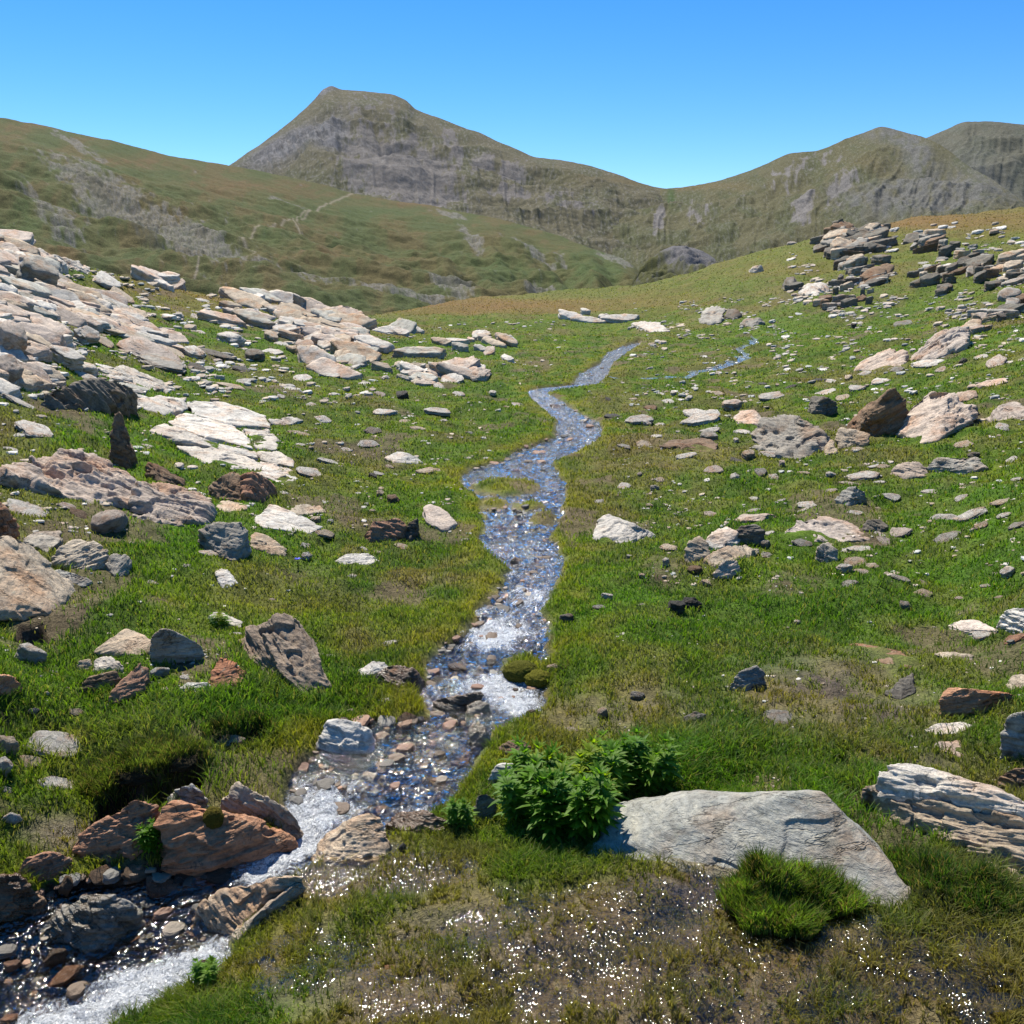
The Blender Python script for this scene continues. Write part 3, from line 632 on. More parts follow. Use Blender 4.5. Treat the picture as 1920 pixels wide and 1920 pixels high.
def rock_mesh(name, P, n, seed, sharp=26, rough=1., lay=1., bed=None, mat=None):
    """solid from the hull of points P (world); returns mesh in a local frame, its centre and rotation matrix"""
    P = np.asarray(P, float); c = (P.max(0)+P.min(0))/2
    r = random.Random(seed)
    if bed is None: bed = (r.uniform(-.35, .35), r.uniform(-.35, .35), 1)
    bz = np.array(bed, float); bz /= np.linalg.norm(bz); bx = np.cross((0, 1, 0), bz); bx /= np.linalg.norm(bx); by = np.cross(bz, bx)
    R = np.stack([bx, by, bz], 1)                # local -> world
    L = (P-c) @ R; c2 = (L.max(0)+L.min(0))/2; S = np.maximum((L.max(0)-L.min(0))/2, 1e-3); Q = (L-c2)/S
    N, H = hull_planes(Q)
    dirs, fs = cube_sphere(n)
    a = np.maximum(dirs @ N.T, 0)/H[None, :]
    rad = (a**sharp).sum(1)**(-1/sharp)
    co = dirs*rad[:, None]*S + c2
    size = float(np.sort(S)[1])*2; thin = float(S.min())*2
    o = seed*7.13
    x, y, z = co[:, 0]+o, co[:, 1]-o, co[:, 2]+o*.3
    nrm = vnormals(co, fs)
    side = 1-.72*np.abs(nrm[:, 2])              # broken edges are rougher than cleavage faces
    q = min(size, thin*3.)
    dsp = .035*q*fbm3(x/(.7*size), y/(.7*size), z/(.4*size), 2, seed)
    st = fbm3(x/(.6*size), y/(.6*size), z/(.11*q), 3, seed+5)
    dsp += lay*.030*q*np.tanh(3*st)*(.15+side)
    st2 = fbm3(x/(.22*size), y/(.22*size), z/(.035*q), 2, seed+9)
    dsp += lay*.014*q*st2*(.3+side)
    ch = fbm3(x/(.33*size), y/(.33*size), z/(.25*size), 2, seed+13)      # chips
    dsp -= .05*q*sstep(.15, .24, ch)*(.3+side*.7)
    dsp += .012*q*fbm3(x/(.07*size), y/(.07*size), z/(.05*size), 3, seed+17)
    co = co + nrm*(dsp*rough)[:, None]
    if name is None: return co @ R.T + c, fs
    me = mesh_np(name, co, [fs], mat or M_ROCK, True)
    return me, c, R
def put(me, c, R, name, color, label, cat, group=None, jit=.08, seed=0):
    o = link(name, me, label=label, category=cat, kind='thing')
    M = Matrix([[*R[0], c[0]], [*R[1], c[1]], [*R[2], c[2]], [0, 0, 0, 1]]); o.matrix_world = M
    r = random.Random(seed+99); k = 1+r.uniform(-jit, jit)*2; t = r.uniform(-jit, jit)*.5
    b = ROCKC[color]; o.color = (b[0]*k*(1+t), b[1]*k, b[2]*k*(1-t), 1)
    if group: o['group'] = group
    return o
FOOT = []
ROCKS = []            # (object, px, py, width px, tone, phrase)
def pix_points(verts, sink=.35, spread=.02):
    P, drop = [], []
    for px, py, h in verts:
        g, d = hit(px, py+h)
        a, te = az_te(px, py); a, te = float(a), float(te)
        top = np.array((math.sin(a)*d, math.cos(a)*d, te*d+EYE)); P.append(top); drop.append(np.array((g[0], g[1], min(g[2], float(ground_z(g[0], g[1]))))))
    P = np.array(P); dr = np.array(drop); c = dr.mean(0); ext = np.ptp(P, axis=0).max()
    # slabs seen edge-on still need real depth away from the eye
    rad = c[:2]/np.linalg.norm(c[:2]); u = P[:, :2] @ rad; w = np.ptp(P[:, :2] @ np.array((-rad[1], rad[0])))
    need = .42*w
    if np.ptp(u) < need:
        top = P[P[:, 2]-dr[:, 2] > .5*(P[:, 2]-dr[:, 2]).max()]
        ex = top.copy(); ex[:, :2] = ex[:, :2]*.86+c[:2]*.14; ex[:, :2] += rad*(need-np.ptp(u)); ex[:, 2] -= .12*(P[:, 2]-dr[:, 2]).max()
        P = np.concatenate([P, ex]); e2 = ex.copy(); e2[:, 2] = ground_z(ex[:, 0], ex[:, 1]); dr = np.concatenate([dr, e2])
    d2 = dr.copy(); d2[:, :2] = c[:2]+(dr[:, :2]-c[:2])*(1+spread); d2[:, 2] -= sink*max(.12*ext, (P[:, 2]-dr[:, 2]).max()*.5)+.01
    return np.concatenate([P, d2])
_seed = [100]
def hero(name, cat, color, label, phrase, verts, wet=False, n=None, hs=1., **kw):
    verts = [(a, b, c*hs) for a, b, c in verts]
    _seed[0] += 1; s = _seed[0]
    P = pix_points(verts, kw.pop('sink', .35)); FOOT.append(P[:, :2].copy())
    xs = [v[0] for v in verts]; ys = [v[1] for v in verts]; wpx = max(xs)-min(xs)
    n = n or int(np.clip(max(wpx, max(ys)-min(ys))/2.6, 12, 84))
    me, c, R = rock_mesh(name, P, n, s, mat=M_ROCKW if wet else M_ROCK, **kw)
    o = put(me, c, R, name, color, label, cat, seed=s)
    ROCKS.append((o, (max(xs)+min(xs))/2, (max(ys)+min(ys))/2, wpx, color, phrase)); return o
def outcrop(color, label, phrase, poly, K, wl, ang, th, n=11, tilt=(.1, .5), blocky=.75, zlift=1., sharp=34, spin=9):
    """bedrock broken into many angular plates lying in one direction; the plates together are one outcrop"""
    _seed[0] += 1; r = random.Random(_seed[0]); P0 = np.array(poly, float); (x0, y0), (x1, y1) = P0.min(0), P0.max(0)
    parts = []; tries = 0; g0, d0 = hit((x0+x1)/2, (y0+y1)/2); pts = []
    while len(pts) < K and tries < K*60:
        tries += 1; px, py = r.uniform(x0, x1), r.uniform(y0, y1)
        if poly_sd(P0, np.array([px]), np.array([py]))[0] < 0: continue
        if any(math.hypot((px-a), (py-b)*2.2) < wl[0]*.27 for a, b in pts): continue
        pts.append((px, py))
    for px, py in pts:
        L = r.uniform(*wl)*(1.25 if r.random() < .2 else 1); a = math.radians(ang+r.uniform(-spin, spin))
        g, d = hit(px, py); m = d/F
        q, d2 = hit(px+math.cos(a)*10, py+math.sin(a)*10); u = np.array(q-g)
        if np.linalg.norm(u[:2]) > 60*m or np.linalg.norm(u[:2]) < 1e-4: u = np.array((math.cos(math.atan2(g[0], g[1])), -math.sin(math.atan2(g[0], g[1])), 0.))
        rad = np.array((g[0], g[1], 0.))/d; u[2] = np.clip(u[2], -.25*np.linalg.norm(u[:2]), .25*np.linalg.norm(u[:2])); u /= np.linalg.norm(u)
        u = u-rad*(u@rad)*.45; u /= np.linalg.norm(u)
        v = np.cross((0, 0, 1), u); v /= np.linalg.norm(v)
        v = v if v @ rad > 0 else -v
        W = L*m; Dp = W*blocky*r.uniform(.5, 1.); T = r.uniform(*th)*m; tl = r.uniform(*tilt); corners = []
        k = r.choice((5, 6, 6, 7)); ph = r.uniform(0, 6.28)
        for i in range(k):
            t = ph+2*math.pi*(i+r.uniform(-.3, .3))/k; s = r.uniform(.85, 1.1); cu, cv = math.cos(t)*W*.5*s, math.sin(t)*Dp*.5*s
            base = np.array(g)+u*cu+v*cv; lift = tl*cv+T*zlift*r.uniform(.85, 1.1)
            corners.append(base+(0, 0, lift)); corners.append(base*1.0+u*cu*.04+(0, 0, lift-T*r.uniform(1.0, 1.4)-.25*T))
        nn = np.cross(u, v+np.array((0, 0, tl))); nn = nn if nn[2] > 0 else -nn
        parts.append(rock_mesh('rock_plate', corners, n, r.randrange(9999), sharp=sharp, rough=.8, lay=1.2, bed=tuple(nn)))
        FOOT.append(np.array(corners)[:, :2])
    root = bpy.data.objects.new('rock_outcrop', None); COL.objects.link(root); root.location = g0
    root['label'] = label; root['category'] = 'rock outcrop'; root['kind'] = 'thing'
    b = ROCKC[color]
    for me, c, R in parts:
        o = link('rock_plate', me, root); c = c-np.array(g0); k = 1+r.uniform(-.2, .2); b = ROCKC[r.choice({'P': 'PPWTS', 'W': 'WWWS', 'T': 'TTPW', 'C': 'CCDTNG'}.get(color, color))]
        o.matrix_local = Matrix([[*R[0], c[0]], [*R[1], c[1]], [*R[2], c[2]], [0, 0, 0, 1]]); o.color = (b[0]*k, b[1]*k, b[2]*k, 1)
    ROCKS.append((root, (x0+x1)/2, (y0+y1)/2, x1-x0, color, phrase))
V = lambda s: [tuple(map(float, t.split(','))) for t in s.split()]
HERO = [
('S','S','broad flat grey slab on the marsh beside the leafy green plant','the broad foreground slab','1148,1512,45 1190,1490,60 1300,1479,70 1440,1485,80 1540,1484,88 1108,1605,4 1240,1600,4 1350,1624,4 1585,1634,14 1690,1702,4 1640,1580,26 1714,1668,4',dict(rough=.45,lay=.6,sharp=80,n=124,bed=(.02,-.25,1))),
('S','B','small greenish broken chip under the right corner of the broad foreground slab','the greenish chip','1530,1632,10 1570,1622,14 1615,1640,10 1612,1655,2 1560,1662,2 1535,1650,2',dict()),
('S','W','long rugged pale slab lying on top of its layered partner at the right edge','the upper layered slab','1645,1448,70 1670,1427,85 1720,1430,85 1790,1455,82 1960,1512,80 1960,1545,60 1880,1527,60 1790,1502,60 1700,1478,60 1650,1466,58',dict(lay=1.1,rough=.9,bed=(.5,.8,.6))),
('S','T','rough layered slab with dark underside beneath the long rugged pale slab','the lower layered slab','1605,1482,22 1640,1465,38 1720,1488,50 1800,1512,55 1960,1545,60 1980,1650,3 1900,1640,5 1820,1590,14 1760,1556,16 1700,1530,14 1660,1512,10 1620,1496,8',dict(lay=1.2,rough=1.,bed=(.5,.8,.6))),
('B','G','grey boulder with a cracked crest standing in the bottom left pool','the grey pool boulder','72,1748,3 85,1735,12 115,1700,42 165,1672,62 215,1670,64 250,1690,48 267,1715,16 255,1742,3 200,1768,3 150,1790,2 170,1690,70',dict(wet=True,rough=1.)),
('B','N','wet brown boulder at the left edge of the pool','the brown edge boulder','-40,1655,40 0,1638,52 40,1640,50 65,1665,30 88,1692,8 60,1715,4 0,1730,2 -50,1725,3',dict(wet=True)),
('B','R','small rusty rock between the grassy left bank and the pool','the small rusty pool rock','30,1640,6 45,1610,25 80,1600,35 120,1600,30 137,1612,14 120,1637,4 70,1655,2',dict(lay=0.90)),
('B','R','red brown wedge boulder below the dark undercut turf bank','the red wedge boulder','135,1588,8 150,1565,25 190,1540,50 250,1500,78 275,1496,74 300,1512,52 290,1530,50 235,1592,25 225,1602,8 150,1612,3 262,1592,4',dict(lay=0.90,rough=1.2)),
('B','O','large rusty orange boulder with a moss cushion in the cascade','the large rusty cascade boulder','288,1540,60 305,1505,74 325,1500,74 360,1508,70 430,1520,62 470,1545,46 520,1550,32 557,1575,12 545,1592,4 500,1602,8 480,1617,3 385,1592,42 310,1600,42 330,1637,3 400,1637,2',dict(lay=0.72)),
('B','B','grey green rock tucked behind the large rusty cascade boulder','the grey green rock','305,1505,8 335,1475,35 360,1468,42 385,1488,30 392,1505,6 350,1514,3',dict()),
('B','T','long dark-sided boulder on the left edge of the white cascade','the dark-sided cascade boulder','413,1496,38 445,1467,60 465,1475,58 520,1505,44 560,1540,26 567,1560,3 500,1542,5 420,1517,3',dict(bed=(.5,-.4,1))),
('B','T','tan and pink wedge boulder splitting the cascade in two','the wedge splitting the cascade','580,1602,6 590,1590,15 620,1555,50 690,1520,78 715,1530,66 737,1590,8 725,1605,4 700,1612,3 600,1620,2',dict(hs=0.7,lay=.8)),
('S','T','grey brown slab jutting over the lower cascade from the mossy bank','the jutting cascade slab','370,1702,20 385,1685,38 440,1660,52 530,1637,58 572,1640,40 560,1660,25 520,1690,15 450,1742,3 385,1730,2',dict(bed=(.3,-.2,1))),
('S','T','narrow stick-like stone blade leaning along the jutting cascade slab','the narrow stone blade','428,1772,3 440,1745,14 480,1715,26 555,1655,34 570,1652,30 500,1712,10 445,1768,2',dict(rough=.8)),
('B','W','round pale boulder with wet top at the wide ford of the stream','the round ford boulder','590,1378,25 605,1350,48 640,1338,62 670,1342,62 702,1368,42 707,1382,20 690,1402,10 640,1412,3 600,1402,6',dict(hs=0.8,sharp=9)),
('B','D','black wet slab lying across the little falls in mid stream','the black falls slab','810,1312,14 850,1306,22 905,1297,24 905,1312,12 850,1332,2 815,1330,2',dict(wet=True)),
('B','D','small black wet rock right of the black falls slab','the small black falls rock','872,1325,8 895,1312,16 920,1318,14 922,1334,2 880,1338,2',dict(wet=True)),
('B','W','pale angular slab on the left bank above the little falls','the pale bank slab','670,1258,5 700,1238,20 722,1240,20 735,1255,12 715,1268,2 680,1268,2',dict()),
('B','N','dark brown layered rock on the left bank touching the little falls','the dark bank rock','705,1265,12 730,1245,28 775,1250,28 798,1275,12 790,1294,2 745,1290,2 712,1280,3',dict(wet=True,lay=0.90)),
('B','N','wet brown flat rock behind the wedge splitting the cascade','the wet brown flat rock','720,1548,12 745,1520,30 800,1518,28 845,1540,10 830,1556,2 780,1562,2 725,1558,2',dict(wet=True)),
('B','G','wet grey rock on the right shore below the little falls','the wet shore rock','878,1362,25 900,1350,36 918,1370,24 922,1392,2 885,1397,2',dict(wet=True)),
('B','W','pale rounded rock at the left edge of the leafy green plant','the pale rock by the plant','914,1456,15 930,1433,32 960,1430,34 985,1450,22 978,1467,2 925,1467,2',dict(sharp=14)),
('B','D','dark pointed rock at the foot of the leafy green plant','the dark pointed rock','884,1522,10 895,1492,42 915,1487,46 932,1500,30 922,1537,3 890,1540,2',dict()),
('B','N','brown low stone between the stream and the leafy green plant','the brown low stone','932,1402,6 950,1388,16 980,1386,17 998,1400,8 985,1413,2 945,1413,2',dict(sharp=14)),
('B','M','large brown ridge-backed boulder with a steep red face on the left bank','the ridge-backed boulder','450,1188,20 480,1165,48 505,1150,80 545,1150,90 565,1155,90 582,1190,72 602,1240,52 630,1297,3 585,1302,3 535,1250,40 545,1292,4 460,1232,4',dict(hs=0.75,lay=0.96,rough=1.3,bed=(.7,.1,1))),
('S','G','upright grey slab with a shaded front above the bare stony hollow','the upright grey slab','276,1227,8 283,1195,40 300,1178,56 320,1180,58 382,1212,24 375,1227,3 330,1242,3 280,1240,2',dict(rough=.6)),
('S','T','pale flat slab leaning behind the upright grey slab','the pale leaning slab','173,1220,2 195,1205,10 235,1178,18 265,1185,20 287,1200,15 278,1224,3 250,1230,2 200,1222,2',dict(rough=.5)),
('B','W','white block left of the bare stony hollow','the white block','173,1250,10 178,1235,20 205,1231,22 233,1245,14 230,1260,2 180,1263,2',dict()),
('B','T','small tan block touching the white block','the small tan block','142,1248,8 150,1236,14 170,1234,15 174,1254,2 146,1257,2',dict()),
('B','R','red pointed rock at the left rim of the bare stony hollow','the red pointed rock','200,1318,2 235,1280,20 262,1240,48 280,1255,30 272,1292,8 240,1312,2 205,1300,10',dict(lay=0.84)),
('B','N','brown layered rock left of the red pointed rock','the brown layered rock','145,1292,3 165,1270,22 215,1258,28 228,1270,20 200,1292,3',dict(lay=0.90)),
('B','R','red flat rock at the right rim of the bare stony hollow','the red rim rock','390,1272,4 410,1230,24 440,1240,20 462,1260,6 447,1287,2 400,1292,2',dict()),
('S','W','narrow white stone at the front of the bare stony hollow','the narrow hollow stone','334,1290,4 350,1280,9 392,1279,9 397,1288,3 370,1296,1 340,1296,1',dict()),
('B','O','rusty rock cut by the left edge below the white block','the rusty edge rock','-40,1262,35 0,1262,32 28,1272,20 42,1292,4 20,1302,2 -40,1305,2',dict()),
('S','W','white elongated stone left of the ridge-backed boulder','the white elongated stone','390,1155,8 400,1147,14 420,1150,15 455,1166,8 450,1178,2 425,1176,2 395,1165,2',dict()),
('B','O','rounded orange boulder on top of the big left edge slab','the rounded orange boulder','-60,925,90 0,935,80 15,950,68 38,975,45 36,1008,14 0,1014,14 -60,1014,14',dict(sharp=12)),
('S','T','big smooth tan slab sloping to the grass at the left edge','the big left edge slab','-80,1142,3 0,1144,2 100,1147,2 140,1114,3 147,1100,8 100,1065,25 60,1042,42 50,1008,66 0,1000,72 -80,1000,72',dict(rough=.6,lay=.7,bed=(.3,-.5,1))),
('B','G','grey wedge rock between the big left edge slab and the rounded tan boulder','the grey wedge rock','42,1010,18 60,996,26 115,993,28 112,1012,12 90,1035,2 55,1030,3',dict()),
('B','T','rounded tan boulder with curved banding near the left edge','the rounded tan boulder','90,1047,10 115,1015,42 150,1007,50 185,1015,44 208,1040,30 197,1067,3 150,1064,6 100,1052,5',dict(hs=0.75,sharp=13)),
('B','G','dark jagged rock attached right of the rounded tan boulder','the dark jagged rock','195,1055,12 210,1037,28 235,1036,28 246,1046,18 243,1078,2 215,1080,2',dict(lay=0.84)),
('S','G','thin grey slab under the rounded tan boulder','the thin grey slab','95,1072,8 110,1066,10 150,1078,8 172,1092,3 155,1100,2 120,1090,2',dict()),
('B','P','long lumpy pale pink boulder lying at the left edge','the long lumpy boulder','-40,890,20 40,862,38 100,843,54 175,845,58 195,865,52 257,905,32 247,947,3 215,937,5 150,912,18 110,922,3 50,902,4 0,902,3',dict(hs=0.55,bed=(.3,.9,.6),lay=1.08,rough=1.4)),
('B','P','rounded layered boulder right of the long lumpy boulder','the rounded layered boulder','244,962,4 250,905,54 290,898,60 350,913,54 395,938,32 407,965,10 390,982,2 330,987,2 290,982,3',dict(hs=0.5,bed=(.3,.9,.6),lay=1.08,rough=1.2)),
('B','N','upright red brown stone post below the dark overhanging slab','the red brown post','202,850,15 205,833,28 213,775,80 225,770,84 248,830,42 260,870,3 240,880,2 205,864,2',dict(bed=(.3,.9,.6),lay=0.84)),
('S','D','dark overhanging slab resting on the left slope above the red brown post','the dark overhanging slab','70,756,4 95,728,30 200,712,52 245,722,50 257,738,36 240,752,22 190,772,3 100,766,3',dict(bed=(.3,.9,.6),lay=1.3)),
('S','N','brown slab edge right of the red brown post','the brown slab edge','273,890,10 277,867,24 290,868,24 345,895,10 346,908,2 300,905,3',dict(bed=(.3,.9,.6),lay=1.5)),
('B','N','brown split boulder below the cracked pavement','the brown split boulder','390,917,10 405,895,34 440,881,44 455,895,36 460,937,2 400,932,2',dict()),
('B','R','reddish ribbed boulder leaning on the brown split boulder','the reddish ribbed boulder','445,892,40 475,881,50 518,910,15 495,942,2 460,940,2',dict(bed=(.3,.9,.6),lay=0.96)),
('S','T','pale flat stone under the brown split boulder','the pale flat base stone','403,945,3 420,938,6 462,945,4 465,955,2 440,963,1 410,955,1',dict()),
('B','G','dark-fronted block boulder in the grass below the rounded layered boulder','the dark-fronted block','370,992,34 400,980,50 455,976,54 467,992,44 472,1030,10 440,1052,2 410,1042,2 385,1010,18',dict(bed=(.2,-.3,1))),
('B','T','tan ribbed rock right of the dark-fronted block','the tan ribbed rock','467,1010,14 475,996,24 500,1000,22 538,1032,8 536,1043,2 500,1038,2 470,1026,3',dict(hs=0.6,lay=0.96)),
('S','W','white pointed slab lying in the grass right of the tan ribbed rock','the white pointed slab','473,974,3 505,946,16 530,950,16 580,978,10 607,986,5 580,1000,2 540,992,2 490,987,2',dict(rough=.6)),
('S','T','low tan slab behind the white pointed slab','the low tan slab','540,958,3 555,944,9 600,948,8 612,960,2 580,967,1 548,966,1',dict()),
('S','W','flat white stone in the turf left of the dry brown patch','the flat white turf stone','628,1050,2 645,1038,6 690,1036,6 712,1050,2 690,1059,1 640,1059,1',dict(rough=.6)),
('B','R','red brown split block on the grass left of the stream','the red split block','680,1003,4 700,977,28 750,972,32 765,985,24 742,1012,2 690,1014,2',dict(bed=(.3,.9,.6),lay=0.96)),
('B','D','dark upright splinter leaning on the red split block','the dark splinter','754,1007,3 765,980,28 783,972,32 788,1000,3 770,1014,2',dict()),
('S','P','pink tilted slab standing close to the stream bend','the pink tilted slab','793,951,16 805,943,22 835,955,20 858,980,8 850,992,2 830,997,2 800,977,6',dict(rough=.6)),
('S','W','flat pale slab alone in the grass left of the upper stream','the lone flat slab','720,860,3 745,846,12 770,850,11 795,865,4 780,869,1 735,867,1',dict(rough=.6)),
('S','W','white hourglass-shaped stone below the dark-fronted block','the hourglass stone','402,1070,4 415,1064,8 430,1068,8 447,1092,3 425,1102,1 412,1100,1',dict()),
('B','W','white wedge boulder in the grass right of the stream','the white wedge boulder','1110,1008,5 1119,975,32 1140,966,40 1190,980,30 1232,1004,4 1200,1014,2 1130,1018,2',dict(hs=0.6,lay=0.78)),
('B','G','large dark and grey boulder at the left of the big boulder cluster','the large grey cluster boulder','1410,802,28 1425,782,48 1480,777,55 1520,785,52 1550,810,30 1552,847,2 1510,857,2 1450,852,2 1415,832,4',dict(hs=0.75,lay=0.90,rough=1.4)),
('B','T','small upright tan stone against the large grey cluster boulder','the small upright tan stone','1545,840,6 1555,823,20 1563,825,20 1572,848,2 1548,852,2',dict()),
('B','T','tan block with dark front in the middle of the big boulder cluster','the dark-fronted cluster block','1566,815,16 1575,800,28 1610,806,26 1632,812,20 1628,834,2 1575,840,2',dict()),
('B','N','tall dark leaning boulder at the top of the big boulder cluster','the tall leaning boulder','1583,803,6 1610,770,42 1660,735,80 1682,722,92 1705,750,60 1692,792,6 1640,812,2 1600,817,2',dict(bed=(-.7,.1,1))),
('B','P','pink and white boulder at the right of the big boulder cluster','the pink cluster boulder','1675,797,15 1700,765,52 1745,730,86 1790,733,82 1802,755,58 1830,775,24 1800,802,8 1760,827,2 1710,827,2 1690,817,3',dict(hs=0.6,rough=1.3,bed=(-.4,.2,1))),
('B','D','dark square block on the grass above the big boulder cluster','the dark square block','1514,765,8 1520,744,28 1545,742,30 1568,752,24 1572,770,3 1550,777,2 1520,775,2',dict()),
('S','P','pinkish flat rock left of the large grey cluster boulder','the pinkish flat rock','1374,785,4 1390,770,14 1415,768,15 1432,785,6 1420,796,2 1385,794,2',dict()),
('S','N','brown flat-topped slab right of the upper stream','the brown flat-topped slab','1236,835,5 1255,825,10 1320,821,12 1348,832,6 1340,847,1 1290,843,1 1245,842,1',dict()),
('S','G','long dark grey slab with a shaded front below the pink cluster boulder','the long dark slab','1738,872,12 1755,857,20 1830,857,20 1852,876,4 1830,884,2 1745,884,2',dict()),
('S','P','pinkish blocky slab left of the long dark slab','the pinkish blocky slab','1668,882,6 1685,867,16 1725,866,16 1742,880,6 1735,893,2 1690,897,1',dict()),
('B','G','rounded grey banded boulder in the middle of the right meadow','the rounded banded boulder','1563,935,8 1580,915,24 1605,909,28 1623,920,20 1626,942,2 1590,948,2',dict(sharp=12,lay=0.90)),
('B','W','rounded pale boulder at the left of the small rock heap','the rounded pale heap boulder','1322,1014,18 1335,992,36 1365,985,42 1387,995,36 1382,1027,2 1345,1032,2',dict(hs=0.75,sharp=12)),
('B','D','dark rounded boulder touching the rounded pale heap boulder','the dark heap boulder','1372,1002,20 1390,983,36 1420,982,36 1437,995,24 1427,1017,2 1385,1020,2',dict(sharp=12)),
('B','T','tan blocky rock at the left end of the small rock heap','the tan heap rock','1281,1042,8 1290,1015,30 1312,1003,38 1330,1018,26 1332,1046,3 1300,1054,2',dict()),
('S','T','tan sloping slab under the rounded pale heap boulder','the tan heap slab','1320,1050,4 1345,1030,14 1400,1018,16 1422,1030,8 1390,1045,3 1340,1062,2',dict()),
('S','P','pink triangular stone in front of the small rock heap','the pink heap stone','1336,1078,3 1355,1050,18 1380,1047,18 1390,1066,6 1370,1085,1 1345,1086,1',dict()),
('S','P','broad red and pink flat rock right of the small rock heap','the broad red flat rock','1453,1000,3 1500,975,16 1560,966,20 1600,975,16 1632,1010,3 1570,1016,2 1480,1011,2',dict(lay=1.5)),
('B','D','dark block behind the broad red flat rock','the dark flat-rock block','1617,985,8 1625,974,18 1650,973,18 1667,984,8 1655,997,2 1625,995,2',dict()),
('B','G','grey egg-shaped boulder below the broad red flat rock','the grey egg boulder','1526,1035,12 1535,1017,28 1555,1014,30 1573,1030,18 1570,1050,2 1538,1052,2',dict(sharp=9)),
('S','P','pinkish flat slab behind the small rock heap','the pinkish heap-top slab','1372,974,3 1390,964,8 1440,962,8 1457,966,4 1430,977,1 1385,979,1',dict()),
('S','G','grey slanting stone beside a muddy puddle right of centre','the slanting puddle stone','1360,1298,1 1385,1262,27 1420,1247,36 1437,1262,22 1427,1280,4 1395,1294,2',dict(sharp=14)),
('B','D','dark triangular stone on the wet grass at right','the dark triangular stone','1658,1302,4 1690,1270,32 1712,1262,38 1717,1297,4 1690,1312,2',dict(hs=.65)),
('S','O','orange-topped block with a shaded front near the right edge','the orange-topped block','1760,1312,32 1775,1287,48 1810,1289,46 1850,1300,32 1902,1300,16 1880,1317,4 1830,1337,2 1770,1342,2',dict(rough=.6)),
('S','W','white flat stone below the orange-topped block','the white flat edge stone','1732,1368,3 1755,1356,9 1805,1353,9 1828,1360,4 1800,1374,1 1750,1378,1',dict(rough=.6)),
('S','P','pink triangular flat stone below the white flat edge stone','the pink triangle stone','1748,1400,3 1760,1389,8 1800,1387,8 1807,1415,1 1800,1420,1 1775,1408,1',dict(rough=.6)),
('B','G','tall grey rock cut by the right edge above the layered slabs','the tall edge rock','1878,1355,72 1900,1337,86 1980,1330,90 1980,1430,3 1885,1424,2',dict(lay=0.90)),
('B','T','rounded tan rock at the right edge behind the orange-topped block','the tan edge rock','1886,1280,6 1895,1266,18 1930,1262,20 1960,1280,10 1940,1294,2 1895,1292,2',dict(sharp=14)),
('B','N','brown rock with dark underside above the layered slabs at the right edge','the brown edge rock','1866,1462,12 1890,1445,28 1940,1432,36 1970,1470,4 1930,1484,2 1880,1476,3',dict()),
('B','W','rounded pale boulder at the right edge of the middle meadow','the rounded edge boulder','1866,1165,14 1885,1142,34 1930,1136,38 1970,1165,14 1950,1184,2 1880,1180,2',dict(sharp=12)),
('S','P','pinkish angular slab left of the rounded edge boulder','the pinkish angular slab','1775,1172,3 1800,1163,10 1830,1160,11 1873,1182,4 1850,1190,1 1800,1182,1',dict(rough=.6)),
('S','T','low tan stone lying in grass below the pinkish angular slab','the low tan grass stone','1752,1226,4 1765,1221,7 1825,1226,5 1826,1236,1 1780,1236,1',dict()),
('S','N','flat muddy brown slab sunk in the wet grass at right','the sunken brown slab','1588,1208,2 1610,1205,3 1690,1220,5 1732,1250,2 1700,1252,1 1640,1238,1',dict(rough=.5)),
('B','P','pink wedge rock on the right slope','the pink slope wedge','1601,692,4 1625,670,24 1660,651,38 1702,660,28 1700,682,4 1660,694,2',dict(hs=0.6,bed=(-.4,.8,.6),lay=0.90)),
('B','P','long pink ridge rock climbing the right slope','the long pink ridge rock','1703,670,6 1740,635,36 1770,616,52 1814,611,44 1817,640,20 1790,662,4 1740,677,2',dict(hs=0.7,bed=(-.4,.8,.6),lay=0.96,rough=1.3)),
('S','P','pinkish flat slab on the grass at the right edge beside the pink cluster boulder','the pinkish edge slab','1848,782,4 1870,760,14 1905,752,18 1950,768,8 1930,785,2 1870,790,1',dict()),
('S','P','thin pink slab lying flat above the pink cluster boulder','the thin pink slab','1828,722,3 1850,712,7 1885,708,7 1890,715,3 1860,724,1 1835,726,1',dict(rough=.5)),
('S','P','pale pink slab touching the back of the pink cluster boulder','the pale pink back slab','1780,745,6 1795,735,12 1830,730,12 1834,742,4 1810,752,2 1788,754,1',dict(rough=.6)),
# upper left slope and rock ribs
('S','W','white tilted slab on the skyline at upper left','the white skyline slab','80,482,14 100,476,20 140,488,14 170,506,3 165,514,1 125,504,3',dict()),
('S','W','smooth pale slab right of the pale spiky rib','the smooth far slab','1183,606,4 1205,601,9 1235,603,9 1258,620,2 1220,622,1 1195,614,1',dict()),
# crags on the right hill
('B','W','white fallen block below the crags','the white fallen block','1498,545,6 1515,530,18 1545,528,18 1558,545,4 1530,556,1 1502,554,1',dict()),
('B','D','dark block standing on the slope left of the crags','the dark slope block','1466,538,4 1472,518,20 1490,516,20 1497,530,6 1485,540,1',dict()),
('B','W','pale boulder alone on the hill slope left of the dark slope block','the pale lone boulder','1404,506,4 1412,498,11 1428,495,12 1434,504,3 1415,511,1',dict()),
('B','G','dark rock of the outcrop low on the right hill','the low hill outcrop','1310,600,4 1320,578,20 1342,570,26 1360,580,16 1352,604,2 1325,608,2',dict(rough=1.5)),
('B','D','black block right of the outcrop low on the right hill','the black hill block','1358,592,6 1365,578,14 1385,580,14 1392,590,4 1375,598,1',dict()),
